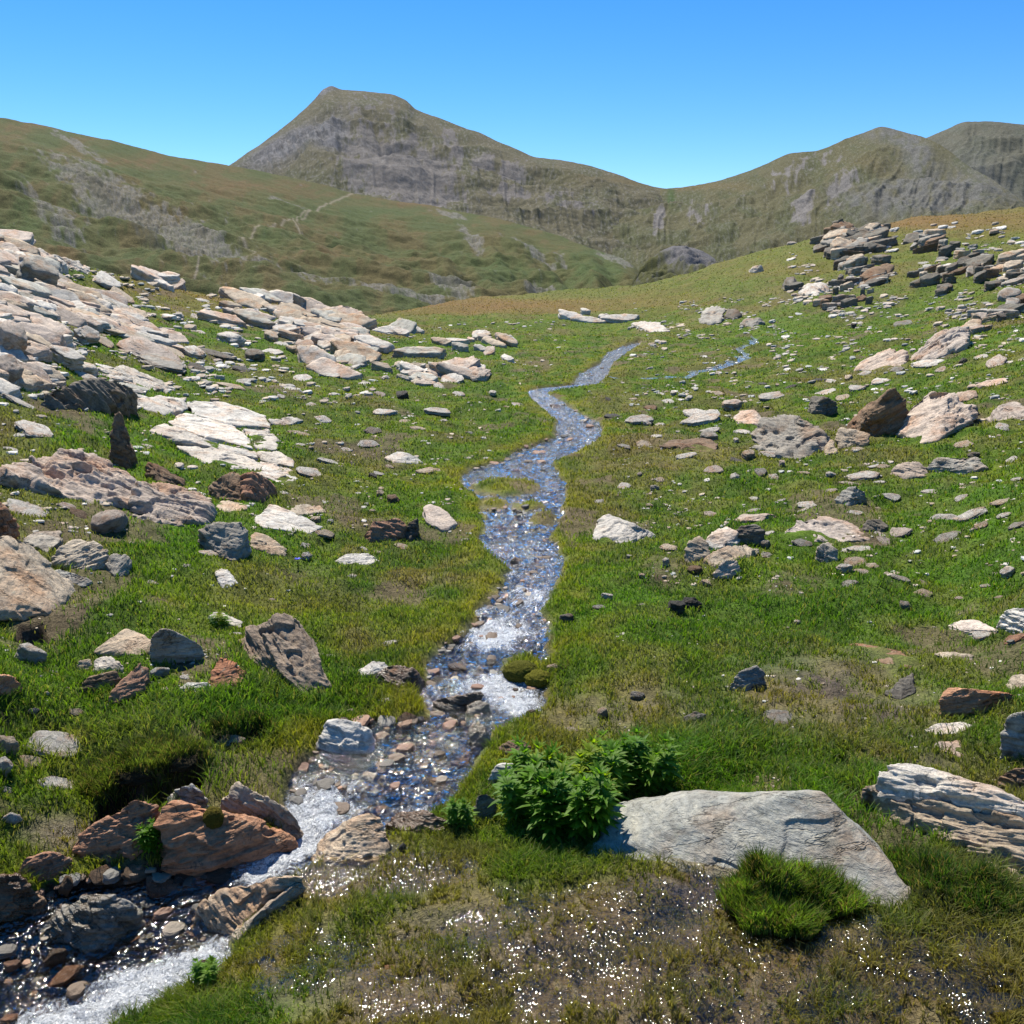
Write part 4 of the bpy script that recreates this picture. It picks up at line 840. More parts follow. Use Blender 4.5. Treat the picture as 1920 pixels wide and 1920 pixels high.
('B','G','grey rock heap right of the black hill block','the grey hill rock','1385,608,3 1400,596,12 1425,595,12 1435,605,3 1410,613,1',dict()),
]
OUTCROPS = [
('P','pink rock rib on the skyline at the left edge','the pink skyline rib',[(-80, 436), (0, 447), (90, 480), (132, 507), (60, 517), (-80, 508)],25,(40, 112),22,(8,18)),
('P','low jagged pale rib on the skyline left of centre','the low jagged rib',[(255, 530), (275, 516), (310, 520), (370, 540), (408, 553), (350, 553), (290, 545)],5,(40, 112),22,(8,18)),
('P','long pinkish outcrop crest above the dark-bellied outcrop','the long outcrop crest',[(405, 600), (430, 572), (500, 553), (580, 568), (640, 600), (690, 640), (640, 650), (560, 640), (500, 630), (430, 615)],37,(40, 112),22,(8,18)),
('P','dark-bellied layered outcrop bulging from the left slope','the dark-bellied outcrop',[(552, 642), (575, 615), (640, 618), (700, 648), (714, 668), (692, 707), (640, 707), (590, 692), (560, 664)],25,(40, 112),22,(8,18)),
('P','pink rock tongue running down right of the dark-bellied outcrop','the pink rock tongue',[(710, 684), (730, 670), (780, 688), (812, 722), (790, 726), (740, 702)],5,(32, 80),22,(7,14)),
('P','long low pink rib left of the stream behind the pink rock tongue','the long low pink rib',[(755, 662), (790, 655), (850, 670), (925, 708), (890, 716), (820, 695)],9,(40, 112),22,(8,18)),
('P','jagged pale rib pointing at the upper stream','the jagged pale rib',[(812, 645), (845, 630), (900, 632), (960, 660), (955, 682), (890, 668)],9,(32, 80),22,(7,14)),
('P','sharp broken rib nearest the upper stream','the sharp broken rib',[(880, 632), (905, 624), (960, 634), (1012, 658), (990, 670), (930, 655)],5,(32, 80),22,(7,14)),
('W','small pale rib behind the jagged pale rib','the small pale back rib',[(700, 626), (740, 615), (785, 617), (800, 628), (750, 632)],5,(32, 80),22,(7,14)),
('W','pale spiky rib on the far lip right of the upper stream','the pale spiky rib',[(1052, 606), (1080, 588), (1120, 590), (1160, 598), (1190, 612), (1120, 610)],5,(30, 66),12,(6,12)),
('P','broad pink outcrop below the skyline rib at the left edge','the broad pink outcrop',[(-80, 545), (0, 522), (90, 532), (190, 560), (268, 600), (180, 612), (-80, 606)],43,(40, 112),22,(8,18)),
('P','pink outcrop band at the left edge below the broad pink outcrop','the pink outcrop band',[(-80, 622), (0, 600), (60, 606), (135, 640), (100, 664), (0, 690), (-80, 690)],33,(40, 112),22,(8,18)),
('T','tan flat outcrop at the left edge behind the dark overhanging slab','the tan flat outcrop',[(-80, 690), (0, 682), (90, 692), (104, 714), (40, 724), (-80, 726)],15,(40, 112),22,(8,18)),
('P','slanting pink outcrop strip in the middle of the upper left slope','the slanting pink strip',[(95, 566), (180, 560), (262, 598), (336, 642), (300, 654), (190, 620), (120, 592)],21,(40, 112),22,(8,18)),
('C','big dark crag with an overhang on the right hill','the big dark crag',[(1528, 470), (1545, 430), (1600, 417), (1632, 428), (1650, 440), (1660, 462), (1640, 502), (1600, 507), (1545, 495)],36,(22,60),-20,(8,19)),
('C','dark square pillar against the right of the big dark crag','the dark square pillar',[(1630, 440), (1650, 428), (1662, 436), (1664, 470), (1650, 482), (1632, 478)],6,(22,60),-20,(8,19)),
('C','low grey crag right of the big dark crag','the low grey crag',[(1698, 468), (1715, 445), (1750, 440), (1765, 455), (1750, 478), (1710, 478)],8,(22,60),-20,(8,19)),
('C','broken grey crag face below the big dark crag','the broken crag face',[(1575, 505), (1600, 490), (1650, 490), (1670, 510), (1650, 535), (1590, 530)],13,(22,60),-20,(8,19)),
('C','great grey crag at the right edge of the hill','the great edge crag',[(1848, 545), (1860, 500), (1890, 484), (1990, 470), (1990, 560), (1900, 560)],36,(22,60),-20,(8,19)),
('C','dark crag under the great edge crag','the dark lower crag',[(1868, 600), (1880, 560), (1930, 545), (1990, 550), (1990, 612), (1900, 610)],28,(22,60),-20,(8,19)),
('C','grey crag left of the great edge crag','the left edge crag',[(1815, 520), (1825, 500), (1848, 492), (1860, 505), (1850, 530), (1822, 532)],6,(22,60),-20,(8,19)),
('T','stepped tan rib below the dark lower crag','the stepped tan rib',[(1800, 615), (1830, 595), (1865, 588), (1880, 600), (1860, 625), (1815, 632)],9,(22,60),-20,(8,19)),
('C','broken grey crag band right of the low grey crag on the right hill','the right crag band',[(1760,470),(1800,455),(1860,470),(1850,510),(1790,520),(1740,500)],14,(16,40),-15,(8,22)),
('C','low broken rocks on the slope below the big dark crag','the crag rubble band',[(1480,530),(1560,515),(1660,530),(1640,575),(1560,580),(1500,565)],22,(12,34),-15,(6,16)),
('C','dark rock ledge at the top right of the hill','the top ledge',[(1690,505),(1740,492),(1790,520),(1770,555),(1710,545)],14,(14,36),-15,(8,20)),
('P','long thin rock rib at the foot of the dark-bellied outcrop','the long thin rib',[(600,660),(720,660),(830,700),(800,725),(700,700)],22,(20,50),22,(5,12)),
('W','stony ledges between the cracked pavement and the dark overhanging slab','the stony ledges',[(190,690),(260,700),(330,730),(350,750),(280,760),(220,730)],14,(22,50),20,(4,9)),
]
# cracked pavement: one tilted ledge broken into slabs by its joints
PAVE = [('250,748,4 300,742,6 345,748,7 350,766,4 310,776,3 275,768,2','pale slab at the upper left corner of the cracked pavement'),
 ('352,750,7 420,757,8 494,778,7 503,800,4 440,796,4 370,778,4','long pale slab along the upper edge of the cracked pavement'),
 ('318,790,4 350,776,6 440,799,6 452,818,5 470,838,5 400,822,4 340,806,3','wide central slab of the cracked pavement'),
 ('283,808,3 312,795,5 338,808,5 408,828,5 404,838,4 330,832,3','pale slab at the left edge of the cracked pavement'),
 ('456,802,6 503,804,5 522,832,4 520,842,4 480,838,5','squarish slab at the upper right of the cracked pavement'),
 ('335,836,3 408,842,5 480,862,5 488,876,3 440,880,2 380,864,2','long slab at the lower left of the cracked pavement'),
 ('412,832,5 478,846,6 482,858,5 412,842,4','narrow slab strip inside the cracked pavement'),
 ('484,846,5 524,846,5 550,862,4 546,874,3 488,862,4','slab at the right edge of the cracked pavement'),
 ('490,868,4 545,878,4 558,896,2 540,902,1 494,882,2','slab at the lower right corner of the cracked pavement'),
 ('480,884,2 500,886,3 556,904,2 552,920,1 520,904,1','small slab at the foot of the cracked pavement'),
 ('505,786,4 548,782,5 567,786,3 545,796,2 512,796,2','thin slab tongue right of the cracked pavement'),
 ('185,690,4 230,692,7 300,712,6 322,728,2 268,728,2 262,712,3','long pale slab above the cracked pavement')]
for k, col, label, phrase, vs, kw in HERO:
    nm, cat = {'S': ('rock_slab', 'rock slab'), 'B': ('boulder', 'boulder'), 'O': ('rock_outcrop', 'rock outcrop')}[k]
    hero(nm, cat, col, label, phrase, V(vs), **kw)
for c, label, phrase, poly, K, wl, ang, th in OUTCROPS:
    outcrop(c, label, phrase, poly, K, wl, ang, th, **(dict(tilt=(.15, .75), zlift=.8, blocky=.52, sharp=50, n=15) if ang > 0 else dict(tilt=(-.1, .6), blocky=.6, zlift=.85, sharp=70, spin=20, n=15)))
for vs, label in PAVE:
    vv = V(vs); mx, my = sum(a for a, _, _ in vv)/len(vv), sum(b for _, b, _ in vv)/len(vv); vv = [(mx+(a-mx)*1.07, my+(b-my)*1.07, c) for a, b, c in vv]
    o = hero('rock_slab', 'rock slab', 'W', label, None, vv, rough=1.1, lay=.8, sharp=30, bed=(.15, -.1, 1)); o['group'] = 'slabs of the cracked pavement'
# ------------------------------------------------------------------ stones, each placed where the photo shows it: cx,cy,w,h,tone
STONES = '''67,517,60,35,G 110,520,50,22,G 23,533,70,16,P 133,543,70,18,W 197,527,45,20,W 227,553,45,14,T 213,573,75,22,W 27,580,60,22,P 70,577,55,20,G 100,573,80,24,P 183,597,100,34,T 153,587,110,12,P 200,603,110,12,T 23,603,55,22,D 80,613,60,24,G 110,620,40,30,W
160,627,40,22,W 13,633,50,50,P 40,630,50,16,T 193,637,40,14,T 277,650,110,36,P 300,677,90,22,G 320,657,50,16,T 430,633,50,32,W 363,660,34,20,W 403,663,70,12,D 370,687,40,16,D 453,690,36,12,K 477,663,36,22,D 510,657,40,12,W 372,620,24,9,W 367,593,20,7,W 527,643,26,10,W 507,633,26,16,T 427,600,50,22,T 380,563,26,5,W
120,670,60,34,W 160,690,40,24,W 53,700,80,34,P 10,693,40,40,P 160,703,45,14,W 280,688,20,8,W 433,723,55,12,T 457,713,26,8,W 567,707,40,12,W 547,728,32,7,W 617,703,40,8,W 527,742,16,5,W 583,757,20,10,W 603,783,36,12,W 560,813,44,5,T 563,833,20,4,W 613,863,42,10,W 580,880,52,20,W 63,800,60,26,W 33,753,60,12,W 277,835,24,6,W 20,840,24,8,W 50,953,75,26,W 127,948,36,8,P 147,960,36,16,N 207,970,62,40,P 393,1035,40,12,W 533,922,16,8,W 573,1020,22,12,W 575,1040,22,16,W 593,973,22,16,T 620,977,14,12,B 610,1000,40,5,T 350,1058,18,9,W
287,1090,20,8,W 510,1122,14,6,T 63,1330,20,12,P 143,1333,30,10,T 100,1258,16,6,W 55,1225,52,36,W 103,1385,105,42,W 10,1393,40,30,T 50,1423,55,18,T 3,1430,30,36,W 107,1468,72,12,W 13,1477,24,12,G 22,1530,34,22,W 427,1387,70,12,T 87,1298,10,8,W 440,1185,26,12,W 600,1223,20,10,P 620,1228,24,7,W 307,1290,18,8,P 347,1268,22,8,W 300,1257,36,24,B
723,772,48,8,W 820,771,52,5,W 760,787,24,10,T 832,787,14,5,W 698,805,34,14,D 783,802,30,6,T 703,817,14,7,T 690,830,46,12,W 650,842,24,5,W 877,857,12,5,W 660,868,14,7,K 730,873,18,6,T 803,880,46,14,T 697,892,16,14,K 710,887,22,6,W 713,923,16,12,T 737,935,24,20,N 698,957,12,8,T 755,740,24,14,K 783,750,14,4,T 683,717,24,8,W 723,708,16,12,W 713,737,22,10,P 655,743,14,12,W 823,722,20,9,W 860,737,24,8,W 847,707,44,22,W 903,700,44,26,P 923,735,14,9,W 970,757,22,9,W 950,762,14,4,T 913,753,12,4,K
1140,747,12,6,K 1148,778,32,10,K 1197,785,54,10,W 1213,792,18,10,W 1237,795,20,8,W 1230,817,24,6,W 1207,830,30,12,T 1170,835,28,8,G 1240,737,14,6,W 1263,737,12,8,W 1253,750,22,12,W 1220,762,26,10,N 1187,747,16,5,T 1170,908,26,14,W 1227,913,18,14,G 1200,888,10,8,P 1237,897,18,8,T 1123,937,24,10,W 1158,927,12,5,T 1217,947,14,10,T 1247,945,12,4,T 1253,1023,36,14,T 1265,965,10,8,W 1180,1043,14,9,W 1250,1053,14,18,W 1203,1078,14,9,T 1137,1117,24,14,W 1063,1157,32,20,D 1267,1133,36,28,K 1203,1132,14,4,W 1123,1137,26,4,G 733,1203,36,10,W 660,1077,18,9,W 753,1023,32,8,T 683,1027,22,9,W 707,1032,16,8,T 872,1010,16,6,W 1043,1020,20,5,W 968,1050,28,16,P 943,1045,16,8,T 973,960,14,9,K 1017,880,12,5,K 1093,788,24,7,W 1040,760,20,10,N 907,876,16,4,W
1310,770,60,22,W 1313,785,80,14,W 1373,757,38,22,P 1343,735,30,8,T 1293,745,14,9,W 1330,807,40,7,W 1393,808,36,10,W 1330,818,34,20,G 1287,853,40,8,W 1403,850,24,18,T 1440,850,40,10,W 1380,862,24,8,D 1337,877,36,14,P 1380,825,10,9,W 1378,892,18,16,W 1427,882,22,12,G 1450,892,20,10,W 1465,870,12,14,P 1507,885,26,7,T 1557,888,18,10,W 1608,840,24,9,T 1620,892,62,9,W 1657,872,22,9,T 1638,873,20,6,W 1650,903,22,5,W 1807,830,32,12,T 1827,852,20,14,D 1897,860,20,10,W 1743,920,30,9,W 1803,930,24,11,W 1907,897,20,5,W 1670,930,34,7,W 1877,940,38,9,T 1833,955,30,8,T 1770,968,50,12,W 1820,965,56,10,W 1882,965,26,5,W 1910,982,34,10,G 1777,1003,50,24,G 1837,985,30,9,T 1823,993,8,5,W 1603,960,30,7,W 1647,952,12,4,T 1513,943,38,13,W 1507,955,30,8,W 1413,933,20,8,W 1465,937,18,6,W 1413,955,28,8,W 1448,907,10,4,T 1558,918,24,9,P 1593,905,40,9,P 1333,962,30,8,P 1435,1017,20,16,G 1438,1037,22,12,G 1503,1015,38,14,G 1443,997,20,10,W 1650,1000,22,6,W 1657,1010,30,14,P 1690,992,40,18,P 1613,1027,50,14,W 1587,1030,20,9,W 1603,1050,44,20,T 1635,1058,24,10,T 1582,1063,28,16,W 1617,1068,32,12,P 1593,1090,34,16,G 1503,1110,12,5,W 1495,1165,14,9,W 1697,1133,22,13,G 1730,1107,34,16,T 1730,1090,18,8,T 1690,1083,38,10,G 1798,1120,18,5,P 1847,1097,18,5,W 1872,1118,16,5,T 1890,1070,24,16,W 1303,1065,30,18,N 1323,1092,24,14,T 1297,1127,40,26,K 1897,1203,14,10,G 1907,1192,44,18,R 1848,1190,50,6,W
1613,605,12,6,W 1693,605,30,10,G 1600,612,10,9,K 1840,667,24,10,W 1870,675,34,18,P 1807,677,14,12,D 1740,680,60,14,W 1557,713,24,10,W 1593,707,14,9,T 1537,712,26,5,K 1483,723,22,9,K 1447,740,50,12,W 1547,735,40,12,W 1580,743,24,9,T 1430,718,14,6,K 1607,725,30,9,W 1653,713,34,9,W 1620,698,26,9,W 1682,690,24,9,G 1763,692,20,9,P 1793,777,50,20,W 1817,770,30,20,P 1877,797,24,12,W
1610,1373,18,10,T 1617,1345,18,7,W 1707,1381,12,9,W 1457,1336,66,34,G 1486,1457,20,9,W 1305,1343,48,32,G 1130,1332,22,24,T 1070,1365,30,10,P 998,1335,22,18,D 1195,1302,32,20,G 763,1340,40,20,N 722,1310,28,9,W 657,1332,16,10,P 860,1247,46,14,N 825,1273,36,16,D 920,1238,26,12,D 687,1500,40,18,D 755,1585,18,30,K 833,1658,20,14,O 1038,1250,30,18,T 195,1630,55,30,N 257,1627,60,30,N 306,1652,70,36,R 344,1638,44,18,K 412,1633,75,24,D 122,1650,24,40,N 103,1785,44,40,N 125,1817,70,36,O 246,1757,36,16,O 24,1806,30,20,O 376,1806,36,22,N 19,1904,34,12,O 731,1810,26,12,O'''.split()
def proto_stone(seed, n=10, flat=.5):
    r = random.Random(seed); pts = []
    for k in range(7):
        a = 2*math.pi*(k+r.uniform(-.35, .35))/7; q = r.uniform(.36, .56)
        pts.append((math.cos(a)*q, math.sin(a)*q*.8, r.uniform(-.1, .1)+.5*flat)); q *= r.uniform(.95, 1.12)
        pts.append((math.cos(a)*q, math.sin(a)*q*.8, -.5*flat))
    pts.append((r.uniform(-.2, .2), r.uniform(-.2, .2), .5*flat+r.uniform(.05, .25)))
    me, c, R = rock_mesh('stone', pts, n, seed, sharp=24, bed=(r.uniform(-.3, .3), r.uniform(-.3, .3), 1))
    co = np.empty(len(me.vertices)*3); me.vertices.foreach_get('co', co); co = co.reshape(-1, 3) @ R.T
    co[:, 2] -= co[:, 2].min(); co[:, :2] -= (co[:, :2].max(0)+co[:, :2].min(0))/2; co[:, 0] /= np.ptp(co[:, 0]); co[:, 1] *= .72/np.ptp(co[:, 1]); co[:, 2] /= np.ptp(co[:, 2])
    me.vertices.foreach_set('co', co.ravel().astype(np.float32)); me.update()
    return me
PROTO = [proto_stone(500+k, 14, (.3, .5, .8)[k % 3]) for k in range(12)]
PROTOW = []
for p in PROTO:
    q = p.copy(); q.materials.clear(); q.materials.append(M_ROCKW); PROTOW.append(q)
def gnormal(x, y, e):
    zx = float(ground_z(x+e, y)-ground_z(x-e, y))/(2*e); zy = float(ground_z(x, y+e)-ground_z(x, y-e))/(2*e)
    return Vector((-np.clip(zx, -.5, .5), -np.clip(zy, -.5, .5), 1)).normalized()
LM = [(px, py, ph) for (_, px, py, _, _, ph) in ROCKS if ph]
def relation(px, py):
    best = sorted(LM, key=lambda t: math.hypot(t[0]-px, (t[1]-py)*1.8))[0]
    dx, dy = px-best[0], (py-best[1])*1.5
    return ('left of' if dx < 0 else 'right of') if abs(dx) > abs(dy) else ('behind' if dy < 0 else 'in front of'), best[2], math.hypot(dx, dy)
_r = random.Random(77); pend = []
for k, s in enumerate(STONES):
    t = s.split(','); cx, cy, w, h = map(float, t[:4]); tone = t[4]
    g, d = hit(cx, min(cy+h*.35, 1990)); m = d/F*1.02
    wet = stream_sd(cx, cy) > -8
    src = PROTOW if wet else PROTO
    o = bpy.data.objects.new('stone', src[_r.randrange(12)]); COL.objects.link(o)
    el = math.atan2(EYE-g[2], d); W = w*m
    flat = h < .55*w; tilt = _r.uniform(.10, .26) if flat else _r.uniform(0, .08)
    dep = float(np.clip(h*m*(.85 if flat else .45)/math.sin(max(el, 0)+tilt+.05), .55*W, 1.5*W))
    hh = float(np.clip((h*m-dep*math.sin(max(el, 0)+tilt))/max(math.cos(el), .4), .10*W, 1.0*W))
    az = math.atan2(g[0], g[1])
    nrm = gnormal(g[0], g[1], max(.06, W*.4)); q = Vector((0, 0, 1)).rotation_difference(nrm)
    dip = (math.radians(-16) if cx < 640 and cy < 1000 else 0)
    o.rotation_mode = 'QUATERNION'
    o.rotation_quaternion = q @ Matrix.Rotation(-tilt, 3, Vector((-math.cos(az), math.sin(az), 0))).to_quaternion() @ Matrix.Rotation(-az+_r.choice((0, math.pi))+_r.uniform(-.35, .35), 3, 'Z').to_quaternion() @ Matrix.Rotation(_r.uniform(-.12, .12), 3, 'Y').to_quaternion()
    o.scale = (W, dep/.72, hh*1.35)
    o.location = g - nrm*hh*.28
    b = ROCKC[tone]; j = 1+_r.uniform(-.15, .15); o.color = (b[0]*j, b[1]*j, b[2]*j, 1)
    o['kind'] = 'thing'; o['category'] = 'stone'; o['group'] = 'stones lying about the meadow and stream'
    FOOT.append(np.array([(g[0]+math.cos(a)*W*.4, g[1]+math.sin(a)*W*.3) for a in np.linspace(0, 6.28, 8)[:-1]]))
    rel, ph, dist = relation(cx, cy)
    shape = 'wet' if wet else ('flat' if h < .38*w else 'chunky')
    size = 'tiny' if w < 16 else ('small' if w < 45 else 'sizeable')
    pend.append((o, (size, shape, TONE[tone], rel, ph), dist))
ORD = ['nearest', 'second nearest', 'third nearest', 'fourth nearest', 'fifth nearest', 'sixth nearest', 'seventh nearest', 'eighth nearest', 'ninth nearest', 'tenth nearest']
from collections import defaultdict
by = defaultdict(list)
for o, key, dist in pend: by[key].append((dist, o))
for key, lst in by.items():
    lst.sort(key=lambda t: t[0])
    for q, (_, o) in enumerate(lst):
        size, shape, tone, rel, ph = key
        pre = '' if len(lst) == 1 else ORD[q]+' '
        o['label'] = f'{pre}{size} {shape} {tone} stone {rel} {ph}'
# ------------------------------------------------------------------ the uncountable rest
def vhit(px, py):
    a, te = az_te(px, py); M = np.maximum.accumulate(TE[:, 60:], axis=1); i = np.clip(np.round((a-AZ[0])/(AZ[1]-AZ[0])).astype(int), 0, NA-1)
    d = np.full(px.shape, np.nan)
    for c in np.unique(i):
        q = np.nonzero(i == c)[0]; j = np.searchsorted(M[c], te[q]); ok = j < 900
        d[q[ok]] = D[j[ok]+60]
    return np.sin(a)*d, np.cos(a)*d, d
small = []
for k in range(6):
    me = proto_stone(700+k, 4, (.3, .5, .7)[k % 3]); co = np.empty(len(me.vertices)*3); me.vertices.foreach_get('co', co)
    fs = np.empty(len(me.loops), int); me.loops.foreach_get('vertex_index', fs); small.append((co.reshape(-1, 3), fs.reshape(-1, 4))); bpy.data.meshes.remove(me)
ZONES = [(1180,1960,560,760,820,3,15,1),(1480,1960,420,600,520,4,18,1),(1200,1960,760,1110,420,3,13,1),(0,700,480,760,1300,4,22,1),(0,420,700,1000,300,4,20,1),(430,940,740,1010,300,3,12,1),(1100,1300,700,1000,110,3,8,1),(640,1060,600,730,160,3,9,1),(0,600,1000,1330,110,3,9,1),(1150,1950,1150,1480,150,3,10,1),(1250,1480,560,640,160,3,10,1),(230,470,1220,1300,120,3,8,1)]
def scatter(name, zones, mat, in_water, tones, label_kind='stuff'):
    cs, fs, cl, off = [], [], [], 0
    for x0, x1, y0, y1, n, s0, s1, _ in zones:
        px = rng.uniform(x0, x1, n*3); py = rng.uniform(y0, y1, n*3)
        cl_n = fbm2(px/60, py/25, 3, 401) > .10
        sd = stream_sd(px, py); keep = (sd > 9) if in_water else ((sd < -6) & cl_n)
        px, py = px[keep][:n], py[keep][:n]
        x, y, d = vhit(px, py); ok = ~np.isnan(d); x, y, d = x[ok], y[ok], d[ok]; z = ground_z(x, y)
        if in_water:
            ii = np.clip(np.round((np.arctan2(x, y)-AZ[0])/(AZ[1]-AZ[0])).astype(int), 0, NA-1); jj = np.clip(np.round((np.log(d)-LD[0])/(LD[1]-LD[0])).astype(int), 0, ND-1)
            z = np.where(rng.random(len(x)) < .28, ZV[ii, jj]-.006, z)
        for q in range(len(x)):
            co, f = small[_r.randrange(6)]; W = (s0+(s1-s0)*_r.random()**2.2)*d[q]/F*1.05; a = -math.atan2(x[q], y[q])+_r.uniform(-.5, .5)
            c = co*(W, W*_r.uniform(.8, 1.6), W*_r.uniform(.14, .42)); R = np.array(((math.cos(a), -math.sin(a), 0), (math.sin(a), math.cos(a), 0), (_r.uniform(-.12, .12)+.16*x[q]/d[q], _r.uniform(-.12, .12)+.16*y[q]/d[q], 1)))
            cs.append(c @ R.T+(x[q], y[q], z[q]-W*.08)); fs.append(f+off); off += len(c)
            t = np.array(ROCKC[_r.choice(tones)])*_r.uniform(.7, 1.25)*(.55 if in_water else 1); cl.append(np.repeat(t[None], len(c), 0))
    me = mesh_np(name, np.concatenate(cs), [np.concatenate(fs)], mat, False, {'Col': np.concatenate(cl)})
    return link(name, me, kind='stuff')
m = NT('scattered_stone'); c = m.n('Attribute', attribute_name='Col').outputs[0]; pos = m.n('NewGeometry').outputs[0]
nz = m.noise(pos, 30, 5, .7)
M_SC = m.finish(m.n('BsdfPrincipled', {'Base Color': m.mix(1, c, m.ramp(nz, [(.3, .6), (.7, 1.35)]), 'MULTIPLY'), 'Roughness': .9, 'Normal': m.bump(nz, .6, .01)}).outputs[0])
m = NT('stream_pebble'); c = m.n('Attribute', attribute_name='Col').outputs[0]
M_PB = m.finish(m.n('BsdfPrincipled', {'Base Color': c, 'Roughness': .7, 'Normal': m.bump(m.noise(m.n('NewGeometry').outputs[0], 40, 4, .7), .5, .01)}).outputs[0])
scatter('scattered_stones', ZONES, M_SC, False, 'WWTTTPGGBM')
scatter('stream_pebbles', [(850,1130,740,1100,300,5,20,1),(1070,1200,648,730,40,4,9,1),(780,1050,1100,1340,240,8,30,1),(540,900,1340,1560,240,10,40,1),(0,440,1640,1920,150,12,48,1)], M_PB, True, 'NNNORDGT')
# ------------------------------------------------------------------ turf blades
def grass_mat(name):
    m = NT(name); n = m.n
    c = n('Attribute', attribute_name='Col').outputs[0]
    d = n('BsdfPrincipled', {'Base Color': c, 'Roughness': .55, 'Specular IOR Level': .35}).outputs[0]
    t = n('BsdfTranslucent', {'Color': m.mix(1, c, (1.25, 1.30, .55), 'MULTIPLY')}).outputs[0]
    return m.finish(n('MixShader', {0: .50, 1: d, 2: t}).outputs[0])
M_GRASS = grass_mat('grass_blades')
def blades(name, x, y, z, h, w, col, lean, mat=None, curl=.45, **props):
    """each blade: a bent strip of two quads' worth of points ending in a tip"""
    n = len(x); a = rng.uniform(0, 2*math.pi, n); face = rng.uniform(0, math.pi, n)
    lx, ly = lean[0]+.75*np.cos(a), lean[1]+.75*np.sin(a)
    wx, wy = np.cos(face)*w*.5, np.sin(face)*w*.5
    mx, my, mz = x+lx*h*.28, y+ly*h*.28, z+h*.58
    tx, ty, tz = x+lx*h*(.45+curl), y+ly*h*(.45+curl), z+h*rng.uniform(.82, 1.02, n)
    co = np.stack([np.stack([x-wx, y-wy, z-.006], 1), np.stack([x+wx, y+wy, z-.006], 1), np.stack([mx-wx*.75, my-wy*.75, mz], 1), np.stack([mx+wx*.75, my+wy*.75, mz], 1), np.stack([tx, ty, tz], 1)], 1).reshape(-1, 3)
    b = np.arange(n)*5
    q = np.stack([b, b+1, b+3, b+2], 1); t = np.stack([b+2, b+3, b+4], 1)
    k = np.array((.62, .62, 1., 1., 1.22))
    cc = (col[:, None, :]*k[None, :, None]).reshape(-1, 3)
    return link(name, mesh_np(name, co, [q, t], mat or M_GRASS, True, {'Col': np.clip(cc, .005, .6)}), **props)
def inside_rocks(x, y):
    bad = np.zeros(len(x), bool)
    order = np.argsort(x); xs = x[order]
    for P in FOOT:
        lo, hi = P.min(0), P.max(0); i0, i1 = np.searchsorted(xs, (lo[0], hi[0])); idx = order[i0:i1]
        idx = idx[(y[idx] > lo[1]) & (y[idx] < hi[1])]
        if not len(idx): continue
        from mathutils.geometry import convex_hull_2d
        H = P[convex_hull_2d([tuple(p) for p in P])]; sd = poly_sd(H, x[idx], y[idx]); bad[idx[sd > np.minimum(.03*np.ptp(P[:, 0]), .015)]] = True
    return bad
TALL = [(1310,1420,150,60,1.1),(470,1320,150,70,.8),(300,1420,140,60,.9),(1560,1520,120,90,.8),(1850,1600,150,80,1.),(700,1310,80,30,.5),(1800,1760,120,60,.8),(230,1540,60,60,.6),(1000,1600,160,40,.5),(320,1330,120,40,.5),(1100,1380,80,30,.5)]
